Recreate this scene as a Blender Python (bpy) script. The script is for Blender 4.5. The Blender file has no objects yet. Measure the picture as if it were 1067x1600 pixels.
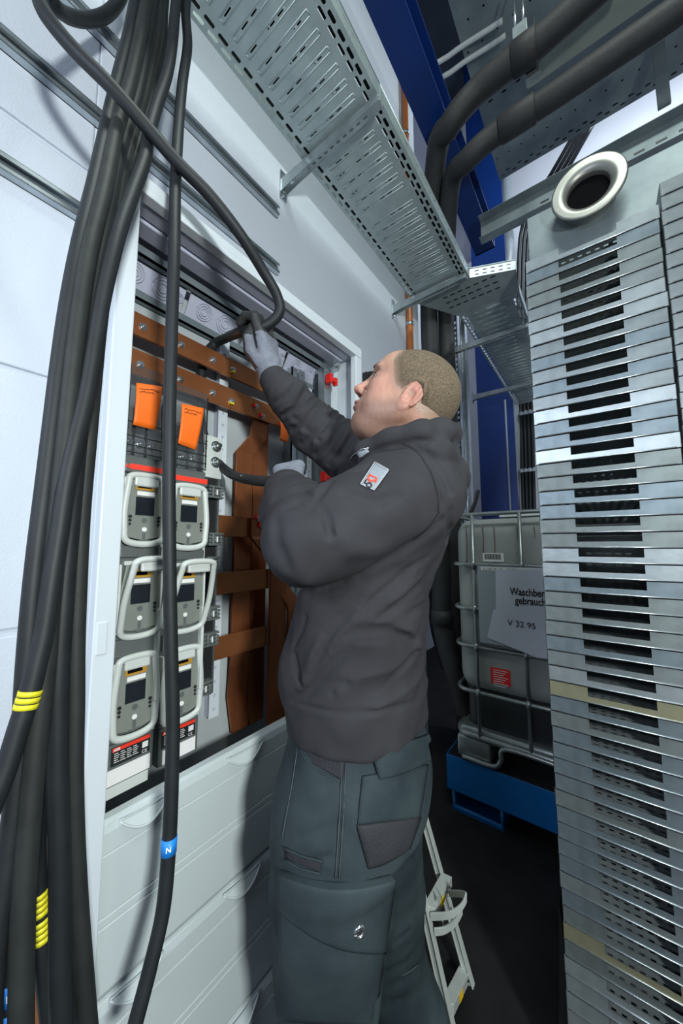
import bpy, bmesh, math, random
import numpy as np
from mathutils import Vector, Matrix, Quaternion
from mathutils.bvhtree import BVHTree
random.seed(7)
# ---------------------------------------------------------------- camera
CAM=np.array([1.06,0.0,1.4]); FP=540.0
def _basis(yaw,pitch,roll):
    y,p,r=np.radians([yaw,pitch,roll])
    f=np.array([-np.sin(y)*np.cos(p),np.cos(y)*np.cos(p),np.sin(p)])
    rt=np.array([np.cos(y),np.sin(y),0]); up=np.cross(rt,f)
    return np.cos(r)*rt+np.sin(r)*up, np.cos(r)*up-np.sin(r)*rt, f
CR,CU,CF=_basis(37,5.48,-0.14)
def ray(u,v): return CF+CR*(u-533.5)/FP-CU*(v-800)/FP
def atx(u,v,x): d=ray(u,v); return Vector(CAM+d*(x-CAM[0])/d[0])
def aty(u,v,y): d=ray(u,v); return Vector(CAM+d*(y-CAM[1])/d[1])
def atz(u,v,z): d=ray(u,v); return Vector(CAM+d*(z-CAM[2])/d[2])
def atd(u,v,s): return Vector(CAM+ray(u,v)*s)
scn=bpy.context.scene
cd=bpy.data.cameras.new('camera'); co=bpy.data.objects.new('camera',cd); scn.collection.objects.link(co)
m3=Matrix((CR,CU,-CF)).transposed()
co.matrix_world=Matrix.Translation(Vector(CAM)) @ m3.to_4x4()
cd.sensor_fit='VERTICAL'; cd.sensor_height=36; cd.lens=FP/1600*36; cd.clip_start=.02; cd.clip_end=60
scn.camera=co
# ---------------------------------------------------------------- world, lights, exposure
w=bpy.data.worlds.new('world'); scn.world=w; w.use_nodes=True
w.node_tree.nodes['Background'].inputs[0].default_value=(.48,.56,.88,1)
w.node_tree.nodes['Background'].inputs[1].default_value=.26
def area(name,loc,target,size,power,col,size_y=None):
    l=bpy.data.lights.new(name,'AREA'); l.energy=power; l.color=col; l.size=size
    if size_y: l.shape='RECTANGLE'; l.size_y=size_y
    o=bpy.data.objects.new(name,l); scn.collection.objects.link(o); o.location=loc
    o.rotation_euler=(Vector(target)-Vector(loc)).to_track_quat('-Z','Y').to_euler(); return o
area('work_lamp_right',(2.55,-.42,1.8),(.3,.8,1.3),.24,58,(.95,1.0,.97))
area('work_lamp_left',(.75,-1.7,2.3),(.2,1.0,1.5),.6,26,(.78,.85,1.0))
area('hall_lamp_near',(1.7,.2,5.2),(1.4,.6,0),1.6,70,(.9,1.0,.93),.3)
area('hall_lamp_far',(2.3,3.6,6.2),(.9,5.3,4.6),1.4,110,(.85,.95,1.0),.3)  # unseen fill light added to brighten the back wall
vs=scn.view_settings; vs.view_transform='Standard'; vs.look='None'; vs.gamma=1; vs.use_curve_mapping=False; vs.exposure=.20
# ---------------------------------------------------------------- materials
def mat(name,col,rough=.5,metal=0,var=0,vscale=8,bump=0,bscale=60,stretch=(1,1,1),col2=None,spec=None,alpha=None,detail=4):
    m=bpy.data.materials.new(name); m.use_nodes=True; nt=m.node_tree; b=nt.nodes['Principled BSDF']
    b.inputs['Base Color'].default_value=(*col,1); b.inputs['Roughness'].default_value=rough; b.inputs['Metallic'].default_value=metal
    if spec is not None: b.inputs['Specular IOR Level'].default_value=spec
    tc=nt.nodes.new('ShaderNodeTexCoord'); mp=nt.nodes.new('ShaderNodeMapping'); mp.inputs['Scale'].default_value=stretch
    nt.links.new(tc.outputs['Object'],mp.inputs[0])
    if var or col2:
        n=nt.nodes.new('ShaderNodeTexNoise'); n.inputs['Scale'].default_value=vscale; n.inputs['Detail'].default_value=detail
        nt.links.new(mp.outputs[0],n.inputs['Vector'])
        r=nt.nodes.new('ShaderNodeValToRGB'); c2=col2 or tuple(min(1,c*(1+var)) for c in col)
        c1=col if col2 else tuple(c*(1-var) for c in col)
        r.color_ramp.elements[0].color=(*c1,1); r.color_ramp.elements[1].color=(*c2,1)
        r.color_ramp.elements[0].position=.35; r.color_ramp.elements[1].position=.65
        nt.links.new(n.outputs[0],r.inputs[0]); nt.links.new(r.outputs[0],b.inputs['Base Color'])
    if bump:
        n2=nt.nodes.new('ShaderNodeTexNoise'); n2.inputs['Scale'].default_value=bscale; n2.inputs['Detail'].default_value=4
        nt.links.new(mp.outputs[0],n2.inputs['Vector'])
        bp=nt.nodes.new('ShaderNodeBump'); bp.inputs['Strength'].default_value=bump; bp.inputs['Distance'].default_value=.01
        nt.links.new(n2.outputs[0],bp.inputs['Height']); nt.links.new(bp.outputs[0],b.inputs['Normal'])
    return m
def glass(name,col,rough=.1,alpha=.35):
    m=mat(name,col,rough); b=m.node_tree.nodes['Principled BSDF']; b.inputs['Alpha'].default_value=alpha; return m
M={}
M['wall']=mat('white_masonry_paint',(.55,.60,.67),.75,0,.02,3,.16,260)
M['wall_far']=mat('far_wall_paint',(.50,.52,.60),.8,0,.05,2,.1,60)
M['floor']=mat('black_floor',(.006,.006,.007),.75,0,0,6,.2,300,col2=(.013,.013,.014),spec=.25)
M['ceil']=mat('dark_ceiling',(.02,.03,.05),.8,0,.2,3)
M['white']=mat('white_powder_coat',(.60,.66,.71),.38,0,.02,4,.02,300)
M['cover']=mat('grey_white_cover_plastic',(.52,.585,.60),.36,0,.02,4,.05,240)
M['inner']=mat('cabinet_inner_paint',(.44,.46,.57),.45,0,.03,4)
M['backp']=mat('cabinet_back_sheet',(.40,.44,.46),.4,0,.03,4)
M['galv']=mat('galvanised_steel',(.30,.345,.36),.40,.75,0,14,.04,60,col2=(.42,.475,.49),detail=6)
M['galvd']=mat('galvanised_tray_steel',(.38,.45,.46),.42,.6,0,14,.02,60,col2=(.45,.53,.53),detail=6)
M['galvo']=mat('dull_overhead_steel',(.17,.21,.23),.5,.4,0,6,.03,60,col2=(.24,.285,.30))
M['strut']=mat('bright_zinc_strut',(.45,.50,.53),.3,.85,.1,20)
M['copper']=mat('copper_busbar',(.38,.135,.050),.30,.7,0,3,.03,40,stretch=(2,1,8),col2=(.45,.165,.062))
M['copperv']=mat('copper_riser',(.33,.105,.042),.30,.7,0,3,.03,40,stretch=(8,8,1),col2=(.40,.14,.055))
M['cable']=mat('black_rubber_cable',(.013,.016,.019),.55,0,.12,30,.03,260,spec=.35)
M['cable2']=mat('worn_rubber_cable',(.019,.022,.022),.6,0,.15,26,.03,260,spec=.35)
M['black']=mat('black_plastic',(.014,.015,.016),.45,0)
M['dark']=mat('dark_void_plastic',(.004,.004,.005),.9,spec=.05)  # flat black, also stands in for shade inside openings
M['grey']=mat('mid_grey_plastic',(.10,.115,.115),.5,0,.05,10)
M['fuse']=mat('fuse_lid_grey',(.19,.21,.19),.5,0,.05,12)
M['handle']=mat('light_grey_handle_plastic',(.56,.60,.58),.38)
M['red']=mat('red_plastic',(.75,.015,.01),.4)
M['redline']=mat('red_marking',(.85,.045,.02),.5)
M['amber']=mat('amber_window',(.48,.25,.03),.3)
M['label']=mat('white_label',(.78,.78,.78),.5)
M['clear']=glass('clear_terminal_cover',(.10,.11,.12),.12,.30)
M['dglass']=glass('dark_fuse_window',(.012,.016,.022),.06,.88)
M['orange']=mat('orange_tag_tape',(1.0,.17,.008),.55,0,.04,8,.08,60)
M['ink']=mat('marker_ink',(.015,.012,.012),.7)
M['zinc']=mat('zinc_bolt',(.62,.66,.68),.22,.95,.1,50)
M['yellow']=mat('yellow_marker',(.75,.68,.02),.5)
M['bluetag']=mat('blue_marker',(.01,.22,.72),.5)
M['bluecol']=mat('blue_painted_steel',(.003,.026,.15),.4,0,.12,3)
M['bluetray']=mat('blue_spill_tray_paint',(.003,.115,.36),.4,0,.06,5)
M['foam']=mat('pipe_insulation',(.016,.017,.019),.65,0,.2,9,.15,90)
M['greypipe']=mat('grey_pipe',(.19,.22,.25),.45,0,.06,8)
M['orangepipe']=mat('orange_brown_pipe',(.36,.11,.025),.35,0,.12,12)
M['tank']=mat('translucent_tank_plastic',(.25,.27,.26),.42,0,0,4,.03,30,col2=(.34,.36,.34))
M['tankd']=mat('dark_liquid_plastic',(.02,.022,.024),.4,0,.1,5)
M['cage']=mat('cage_tube_steel',(.30,.33,.33),.35,.75,.1,20)
M['paper']=mat('paper',(.55,.58,.66),.7,0,.03,6,.06,20)
M['plate']=mat('tank_sign_plate',(.36,.42,.44),.4,.4,.05,6)
M['alu']=mat('ladder_aluminium',(.44,.48,.46),.42,.15,.05,20)
M['duct']=mat('spun_steel_flange',(.30,.30,.28),.42,.8,.08,12)
M['yellow2']=mat('yellow_sticker',(.85,.55,.02),.5)
M['tintg']=mat('yellowish_galvanised',(.34,.335,.22),.4,.7,.1,14)
M['concr']=mat('grey_concrete_beam',(.17,.17,.16),.8,0,.1,4,.1,40)
M['steelbeam']=mat('pale_green_grey_beam',(.30,.34,.31),.5,.1,.05,5)
# ---------------------------------------------------------------- helpers
def link(o): scn.collection.objects.link(o); return o
def setp(o,label=None,cat=None,group=None,kind=None):
    if label: o['label']=label
    if cat: o['category']=cat
    if group: o['group']=group
    if kind: o['kind']=kind
    return o
def thing(name,loc,label,cat,group=None):
    o=bpy.data.objects.new(name,None); o.location=loc; o.empty_display_size=.05; link(o); setp(o,label,cat,group)
    bpy.context.view_layer.update(); return o
def obj(name,me,m,parent=None,label=None,cat=None,group=None,kind=None,smooth=False,bevel=0,origin=None,solid=0):
    """me: bmesh in world coordinates"""
    bm=me
    d=bpy.data.meshes.new(name)
    o=bpy.data.objects.new(name,d)
    base=Vector((0,0,0))
    if parent is not None:
        p=parent
        while p is not None: base=base+Vector(p.location); p=p.parent
    if origin is None and parent is None and len(bm.verts):
        xs=[v.co for v in bm.verts]
        mn=Vector((min(c.x for c in xs),min(c.y for c in xs),min(c.z for c in xs))); mx=Vector((max(c.x for c in xs),max(c.y for c in xs),max(c.z for c in xs)))
        origin=Vector(((mn.x+mx.x)/2,(mn.y+mx.y)/2,mn.z))
    loc=Vector(origin) if (origin is not None) else Vector(base)
    bmesh.ops.translate(bm,verts=bm.verts,vec=-loc)
    bm.normal_update(); bm.to_mesh(d); bm.free()
    if smooth: 
        for p in d.polygons: p.use_smooth=True
    o.location=loc-base
    if parent is not None: o.parent=parent
    if m is not None: d.materials.append(M[m] if isinstance(m,str) else m)
    link(o)
    if solid: 
        s=o.modifiers.new('s','SOLIDIFY'); s.thickness=solid; s.offset=0
    if bevel:
        b=o.modifiers.new('b','BEVEL'); b.width=bevel; b.segments=2; b.limit_method='ANGLE'
    setp(o,label,cat,group,kind); return o
def nb(): return bmesh.new()
def box(bm,x0,x1,y0,y1,z0,z1,rot=None,piv=None):
    r=bmesh.ops.create_cube(bm,size=1)
    vs_=r['verts']
    for v in vs_: v.co=Vector(((x0+x1)/2+v.co.x*(x1-x0),(y0+y1)/2+v.co.y*(y1-y0),(z0+z1)/2+v.co.z*(z1-z0)))
    if rot is not None:
        piv=Vector(piv) if piv is not None else Vector(((x0+x1)/2,(y0+y1)/2,(z0+z1)/2))
        for v in vs_: v.co=piv+rot@(v.co-piv)
    return vs_
def frame_of(t,up=Vector((0,0,1))):
    t=t.normalized()
    if abs(t.dot(up))>.99: up=Vector((0,1,0))
    s=t.cross(up).normalized(); u=s.cross(t).normalized(); return s,u
def bar(bm,a,b,wd,ht,up=Vector((0,0,1))):
    a=Vector(a); b=Vector(b); s,u=frame_of(b-a,Vector(up)); vs_=[]
    for p in (a,b):
        for i,j in ((-1,-1),(1,-1),(1,1),(-1,1)): vs_.append(bm.verts.new(p+s*wd/2*i+u*ht/2*j))
    for f in ((0,1,2,3),(7,6,5,4),(0,4,5,1),(1,5,6,2),(2,6,7,3),(3,7,4,0)): bm.faces.new([vs_[k] for k in f])
    return vs_
def spline(pts,n=8):
    P=[Vector(p) for p in pts]; 
    if len(P)<3: return P
    P=[P[0]*2-P[1]]+P+[P[-1]*2-P[-2]]; out=[]
    for i in range(1,len(P)-2):
        for k in range(n):
            t=k/n; a,b,c,d=P[i-1],P[i],P[i+1],P[i+2]
            out.append(.5*((2*b)+(c-a)*t+(2*a-5*b+4*c-d)*t*t+(3*b-a-3*c+d)*t**3))
    out.append(P[-2]); return out
def tube(bm,pts,r,seg=12,caps=True,sq=(1,1)):
    P=[Vector(p) for p in pts]; n=len(P); rs=r if isinstance(r,(list,tuple)) else [r]*n
    if len(rs)!=n: rs=[rs[0]+(rs[-1]-rs[0])*i/(n-1) for i in range(n)]
    rings=[]; t0=(P[1]-P[0]).normalized(); s,u=frame_of(t0)
    for i in range(n):
        t=(P[min(i+1,n-1)]-P[max(i-1,0)]).normalized()
        q=t0.rotation_difference(t); s=q@s; u=q@u; t0=t
        rings.append([bm.verts.new(P[i]+(s*math.cos(a)*sq[0]+u*math.sin(a)*sq[1])*rs[i]) for a in [2*math.pi*k/seg for k in range(seg)]])
    for i in range(n-1):
        for k in range(seg):
            f=bm.faces.new((rings[i][k],rings[i][(k+1)%seg],rings[i+1][(k+1)%seg],rings[i+1][k])); f.smooth=True
    if caps: bm.faces.new(rings[0][::-1]); bm.faces.new(rings[-1])
def disc(bm,c,ax,r,h,seg=20,r2=None):
    c=Vector(c); ax=Vector(ax).normalized(); tube(bm,[c,c+ax*h],[r,r if r2 is None else r2],seg)
def prism(bm,pts,vec):
    """polygon extruded by vec"""
    a=[bm.verts.new(Vector(p)) for p in pts]; b=[bm.verts.new(Vector(p)+Vector(vec)) for p in pts]
    bm.faces.new(a[::-1]); bm.faces.new(b); n=len(a)
    for i in range(n): bm.faces.new((a[i],a[(i+1)%n],b[(i+1)%n],b[i]))
def hexbolt(bm,c,ax,r,h):
    c=Vector(c); ax=Vector(ax).normalized()
    disc(bm,c,ax,r*1.35,h*.3,16); disc(bm,c+ax*h*.3,ax,r,h,6); disc(bm,c+ax*h*1.3,ax,r*.5,h*.5,10)
def perf(o,eu,ev,U,V,holes,cut=.3):
    """perforated sheet: o origin, eu/ev axes; U,V extents; holes=[(u0,u1,v0,v1)]"""
    us=sorted({round(x,5) for x in [0,U]+[h[0] for h in holes]+[h[1] for h in holes]})
    vs_=sorted({round(x,5) for x in [0,V]+[h[2] for h in holes]+[h[3] for h in holes]})
    hs=[]
    import bisect
    hole=set()
    for h in holes:
        i0=bisect.bisect_left(us,round(h[0],5)-1e-6); i1=bisect.bisect_left(us,round(h[1],5)-1e-6)
        j0=bisect.bisect_left(vs_,round(h[2],5)-1e-6); j1=bisect.bisect_left(vs_,round(h[3],5)-1e-6)
        for i in range(i0,i1):
            for j in range(j0,j1): hole.add((i,j))
    bm=nb(); o=Vector(o); eu=Vector(eu); ev=Vector(ev); vv={}
    def g(i,j):
        if (i,j) not in vv: vv[(i,j)]=bm.verts.new(o+eu*us[i]+ev*vs_[j])
        return vv[(i,j)]
    # merge runs along u to keep the face count low
    for j in range(len(vs_)-1):
        for i in range(len(us)-1):
            if (i,j) not in hole: bm.faces.new((g(i,j),g(i+1,j),g(i+1,j+1),g(i,j+1)))
    if cut:
        for h in holes:
            c=min(h[1]-h[0],h[3]-h[2])*cut
            for (a,b,sa,sb) in ((h[0],h[2],1,1),(h[1],h[2],-1,1),(h[1],h[3],-1,-1),(h[0],h[3],1,-1)):
                p=[bm.verts.new(o+eu*x+ev*y) for x,y in ((a,b),(a+sa*c,b),(a,b+sb*c))]
                bm.faces.new(p if sa*sb>0 else p[::-1])
    return bm
def text_bm(s,size,o,ex,ey,extr=.0003,bold=0,sx=1):
    """flat lettering meshed at origin o, running along ex, up along ey"""
    cu=bpy.data.curves.new('t','FONT'); cu.body=s; cu.size=size; cu.extrude=extr; cu.offset=bold; cu.resolution_u=3
    ob=bpy.data.objects.new('t',cu); link(ob); dg=bpy.context.evaluated_depsgraph_get()
    me=bpy.data.meshes.new_from_object(ob.evaluated_get(dg)); bpy.data.objects.remove(ob)
    bm=nb(); bm.from_mesh(me); bpy.data.meshes.remove(me)
    ex=Vector(ex).normalized(); ey=Vector(ey).normalized(); ez=ex.cross(ey)
    for v in bm.verts: c=v.co.copy(); v.co=Vector(o)+ex*c.x*sx+ey*c.y+ez*c.z
    return bm
def copy_tree(o,parent=None):
    c=o.copy(); scn.collection.objects.link(c)
    if parent is not None: c.parent=parent
    for ch in [x for x in bpy.data.objects if x.parent==o]: copy_tree(ch,c)
    return c
X_,Y_,Z_=Vector((1,0,0)),Vector((0,1,0)),Vector((0,0,1))
# ================================================================ STRUCTURE
bm=nb(); box(bm,-3,6,-4,9,-.1,0); obj('floor',bm,'floor',kind='structure')
bm=nb(); box(bm,-3,6,-4,9,8.4,8.5); obj('ceiling',bm,'ceil',kind='structure')
# masonry wall: courses with recessed joints
bm=nb()
for z0,z1 in ((0,.594),(.607,1.203),(1.216,1.799),(1.812,2.408),(2.421,3.017),(3.030,8.4)):
    box(bm,-.25,0,-4,.272,z0,z1)
box(bm,-.25,-.008,-4,.272,0,8.4); box(bm,-.25,0,.272,2.42,0,8.4)
obj('wall_left',bm,'wall',kind='structure',bevel=.004)
bm=nb(); box(bm,-1.0,-.9,2.3,9,0,8.4); obj('wall_recess',bm,'wall_far',kind='structure')
bm=nb(); box(bm,-1.2,6,5.3,5.45,0,8.4); obj('wall_back',bm,'wall_far',kind='structure')
bm=nb(); box(bm,5.0,5.1,-4,5.4,0,8.4); obj('wall_right',bm,'wall_far',kind='structure')
bm=nb(); box(bm,-1.2,5.1,-3.6,-3.5,0,8.4); obj('wall_rear',bm,'wall_far',kind='structure')
# ================================================================ CABINET
cab=thing('distribution_cabinet',(.117,.77,0),'tall open white distribution cabinet against the left wall with grey-white lower covers','electrical cabinet')
F=.235; Y0,Y1=.268,1.25; ZT=2.285
bm=nb(); box(bm,0,F-.051,Y0+.001,Y0+.006,0,2.2575); box(bm,F-.0305,F-.0005,Y0+.001,Y0+.042,0,2.2395); box(bm,F-.0505,F-.031,Y0+.0012,Y0+.022,0,2.2395)
obj('left_post',bm,'white',cab,bevel=.003)
bm=nb(); box(bm,F-.005,F+.0015,Y0+.006,Y0+.026,1.18,1.245); obj('cover_clip',bm,'white',cab,bevel=.002)
bm=nb(); box(bm,0,F,Y0,Y1,2.258,ZT); box(bm,F-.03,F,Y0+.04,Y1,2.240,2.26); obj('top_panel',bm,'white',cab,bevel=.002)
# inner ceiling with steps
bm=nb(); box(bm,.16,.20,Y0+.03,Y1-.04,2.243,2.258); box(bm,.10,.155,Y0+.03,Y1-.04,2.236,2.258); box(bm,0,.095,Y0+.03,Y1-.04,2.245,2.258)
obj('ceiling_panel',bm,'inner',cab,bevel=.003)
bm=nb(); box(bm,0,F-.031,Y1-.006,Y1,0,2.2575); box(bm,F-.0305,F-.0005,Y1-.045,Y1,0,2.2395); box(bm,.06,.10,Y1-.05,Y1-.005,0.6,2.24)
obj('right_post',bm,'white',cab,bevel=.003)
bm=nb(); box(bm,.002,.012,Y0+.006,Y1-.006,0,ZT-.03); obj('back_panel',bm,'backp',cab)
bm=nb(); box(bm,.0,.02,Y0-.032,Y0,.3,2.20); obj('wall_flange',bm,'white',cab)
bm=nb()
for k in range(14): disc(bm,(.0205,Y0-.016,.4+k*.13),X_,.0035 if k%3 else .006,.001,10)
obj('flange_hole',bm,'black',cab)
# dark steel rails under the cabinet ceiling
for x0 in (.045,.085)[:1]:
    bm=nb(); box(bm,.070,.092,Y0+.04,Y1-.10,2.195,2.203); box(bm,.070,.073,Y0+.04,Y1-.10,2.195,2.225); box(bm,.089,.092,Y0+.04,Y1-.10,2.195,2.225)
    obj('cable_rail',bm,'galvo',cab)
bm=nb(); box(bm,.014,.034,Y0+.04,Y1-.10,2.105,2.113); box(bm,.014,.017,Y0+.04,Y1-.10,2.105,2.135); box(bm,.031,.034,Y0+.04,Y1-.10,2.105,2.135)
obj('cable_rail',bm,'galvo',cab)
# knockout plates on the sloping rear of the ceiling
for k in range(4):
    y0=Y0+.05+k*.215; bm=nb()
    q=[(.012,y0,2.125),(.012,y0+.20,2.125),(.075,y0+.20,2.222),(.075,y0,2.222)]
    n=(Vector(q[1])-Vector(q[0])).cross(Vector(q[3])-Vector(q[0])).normalized(); n=-n if n.x<0 else n
    prism(bm,q,n*.004); pl=obj('entry_plate',bm,'inner',cab)
    for j,(a,rr) in enumerate(((.055,.026),(.135,.030),(.185,.014))):
        c=Vector(((.012+.075)/2,y0+a,(2.125+2.222)/2))+n*.004
        bm=nb(); s,u=frame_of(n)
        for r2 in (rr,rr*.72,rr*.42):
            tube(bm,[c+(s*math.cos(t)+u*math.sin(t))*r2+n*(.002) for t in [2*math.pi*i/20 for i in range(21)]],.0017,6)
        obj('knockout',bm,'inner',pl,smooth=True)
# lower covers
def cover(z0,z1,hz):
    bm=nb(); y0,y1=Y0+.042,Y1-.045; xf=F-.004
    prof=[(xf-.03,z1),(xf-.010,z1),(xf-.004,z1-.006),(xf,z1-.022)]
    for zz in (z1-.062,z1-.178,z1-.196):
        prof+=[(xf,zz+.0022),(xf-.0022,zz),(xf,zz-.0022)]
    prof+=[(xf,z0+.014),(xf-.006,z0+.003),(xf-.03,z0+.003)]
    prism(bm,[(x,y0,z) for x,z in prof][::-1],(0,y1-y0,0))
    c=obj('lower_cover',bm,'cover',cab,bevel=.0006)
    for yc,w2 in ((.390,.052),(.655,.062),(.93,.052)):
        bm=nb(); top=[]; bot=[]
        for i in range(17):
            t=i/16; y=yc-w2+2*w2*t; dz=.030*math.sin(math.pi*t)**.8
            top.append(Vector((xf+.0015,y,hz-.004-.004*math.sin(math.pi*t)))); bot.append(Vector((xf+.013*math.sin(math.pi*t),y,hz-.006-dz)))
        tube(bm,bot,.0026,6); tube(bm,top,.0016,6)
        for i in range(16):
            a=[top[i],top[i+1],bot[i+1],bot[i]]
            bm.faces.new([bm.verts.new(v-Vector((.0008 if k<2 else 0,0,0))) for k,v in enumerate(a)])
        obj('finger_grip',bm,'cover',c,smooth=True)
cover(.518,.847,.842); cover(.190,.515,.515); cover(.02,.187,.187)
# perforated white posts inside, strut at right
def holepost(x,y0,y1,z0,z1,name='mounting_post',m='white'):
    hs=[]; w_=y1-y0; z=.02
    while z<(z1-z0)-.02: hs.append((w_*.36,w_*.64,z,z+w_*.28)); z+=.042
    bm=perf((x,y0,z0),Y_,Z_,w_,z1-z0,hs,.3); o=obj(name,bm,m,cab,solid=.002); return o
holepost(.045,.655,.69,.86,2.12); holepost(.05,1.09,1.12,.9,2.1)
bm=nb(); box(bm,.014,.043,.66,.685,.86,2.12); obj('post_web',bm,'inner',cab)
bm=nb(); box(bm,.014,.06,.985,.99,.7,2.15); box(bm,.055,.06,.985,1.02,.7,2.15); obj('inner_strut',bm,'strut',cab)
holepost(.066,1.02,1.055,.8,2.15,'inner_strut','strut')
# right-hand rails with fittings
for (u,v) in ((515,592),(507,745),(502,772)):
    bm=nb(); c=atx(u,v,.16); box(bm,c.x-.012,c.x+.012,c.y-.008,c.y+.04,c.z-.008,c.z+.008); box(bm,c.x-.014,c.x+.014,c.y-.012,c.y+.004,c.z-.02,c.z+.02); box(bm,c.x-.01,c.x+.01,c.y+.03,c.y+.045,c.z-.017,c.z+.017)
    obj('red_bracket_clip',bm,'red',cab,bevel=.002)
for z in (2.19,1.66):
    bm=nb(); box(bm,.06,.17,1.13,1.17,z-.02,z+.025); disc(bm,(.17,1.15,z),X_,.014,.012,12); obj('hinge_block',bm,'strut',cab,bevel=.003)
bm=nb(); box(bm,.10,.135,1.105,1.14,1.25,2.17); box(bm,.135,.14,1.10,1.145,1.25,2.17); obj('hinge_rail',bm,'strut',cab,bevel=.001)
# ================================================================ COPPER
def cobar(name,pts,wd,th,label,up,m='copper',group=None):
    bm=nb()
    P=[Vector(p) for p in pts]; up=Vector(up)
    for a,b in zip(P[:-1],P[1:]):
        bar(bm,a,b,wd,th,up=None or up)
    return obj(name,bm,m,label=label,cat='busbar',group=group,bevel=.001)
def flat(name,y0,y1,x,z0,z1,th,label,m='copper'):
    bm=nb(); box(bm,x,x+th,y0,y1,z0,z1); return obj(name,bm,m,label=label,cat='busbar',bevel=.001)
ry0=lambda u,v: atx(u,v,.095).y
tb1=flat('copper_busbar',.31,1.02,.080,1.966,2.030,.010,'upper of the two horizontal copper bars with bolts near the cabinet top')
tb2=flat('copper_busbar',.31,1.00,.080,1.856,1.926,.010,'lower horizontal copper bar with bolts just above the orange tags')
for o_,pts in ((tb1,((223,511),(283,539),(332,563),(363,578))),(tb2,((219,570),(281,593),(332,614),(361,627),(399,635),(409,650)))):
    for i,(u,v) in enumerate(pts):
        c=atx(u,v,.09); bm=nb(); hexbolt(bm,c,X_,.0075,.007); b_=obj('bolt',bm,'zinc',o_)
        if (o_ is tb1 and i==3) or (o_ is tb2 and i==3):
            bm=nb(); box(bm,c.x,c.x+.012,c.y-.008,c.y+.004,c.z-.013,c.z-.008); obj('yellow_mark',bm,'yellow',o_)
        if o_ is tb2 and i>3:
            bm=nb(); box(bm,c.x,c.x+.010,c.y-.013,c.y-.006,c.z-.006,c.z+.006); obj('red_mark',bm,'red',o_)
for i,(z,lb,ye) in enumerate(((1.462,'topmost of the three copper bars crossing behind the worker',ry0(391,822)),(1.281,'middle of the three horizontal copper bars left of the worker',ry0(420,911)),(1.084,'lowest of the three horizontal copper bars left of the worker',ry0(417,1000)))):
    o_=flat('copper_busbar',.30,ye,.085,z-.034,z+.034,.010,lb)
# risers
def riser(y0,y1,pts,th,label):
    """pts: list of (x,z) centreline; flat bar width y0..y1"""
    bm=nb(); n=len(pts); R=[]
    for i,(x,z,dy) in enumerate(pts):
        R.append([bm.verts.new((x+a,y+dy,z)) for a,y in ((-th/2,y0),(th/2,y0),(th/2,y1),(-th/2,y1))])
    for i in range(n-1):
        for k in range(4): bm.faces.new((R[i][k],R[i][(k+1)%4],R[i+1][(k+1)%4],R[i+1][k]))
    bm.faces.new(R[0]); bm.faces.new(R[-1][::-1]); bmesh.ops.recalc_face_normals(bm,faces=bm.faces)
    return obj('copper_riser',bm,'copperv',label=label,cat='copper bar',bevel=.001)
ry=lambda u,v,x: atx(u,v,x).y
riser(ry(359,950,.04),ry(386,950,.04),[(.04,.78,.02),(.04,.90,0),(.05,1.0,0),(.05,1.73,0),(.065,1.80,.05),(.072,1.90,.055)],.010,'leftmost vertical copper bar, cranked sideways below the bolted bars')
riser(ry(390,950,.04),ry(413,950,.04),[(.04,.78,0),(.04,1.92,0)],.010,'second vertical copper bar from the left, straight behind the crossing bars')
o_=riser(ry(421,950,.105),ry(445,950,.105),[(.105,.78,0),(.105,1.31,0),(.107,1.34,-.005),(.107,1.42,-.085),(.104,1.43,-.09),(.104,1.495,-.09)],.012,'wide copper bar nearest the elbow, its top bent over with red-marked bolts')
riser(ry(449,980,.115),ry(470,980,.115),[(.115,.78,0),(.115,1.16,0),(.112,1.18,-.004),(.10,1.25,-.06),(.10,1.27,-.06)],.012,'outer vertical copper bar bent towards its neighbour beside the hoodie pocket')
for (u,v) in ((402,810),(407,822)):
    c=atx(u,v,.107); bm=nb(); hexbolt(bm,c,X_,.009,.008); obj('bolt',bm,'zinc',o_)
    bm=nb(); box(bm,c.x,c.x+.011,c.y-.015,c.y-.007,c.z-.004,c.z+.012); obj('red_mark',bm,'red',o_)
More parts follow.
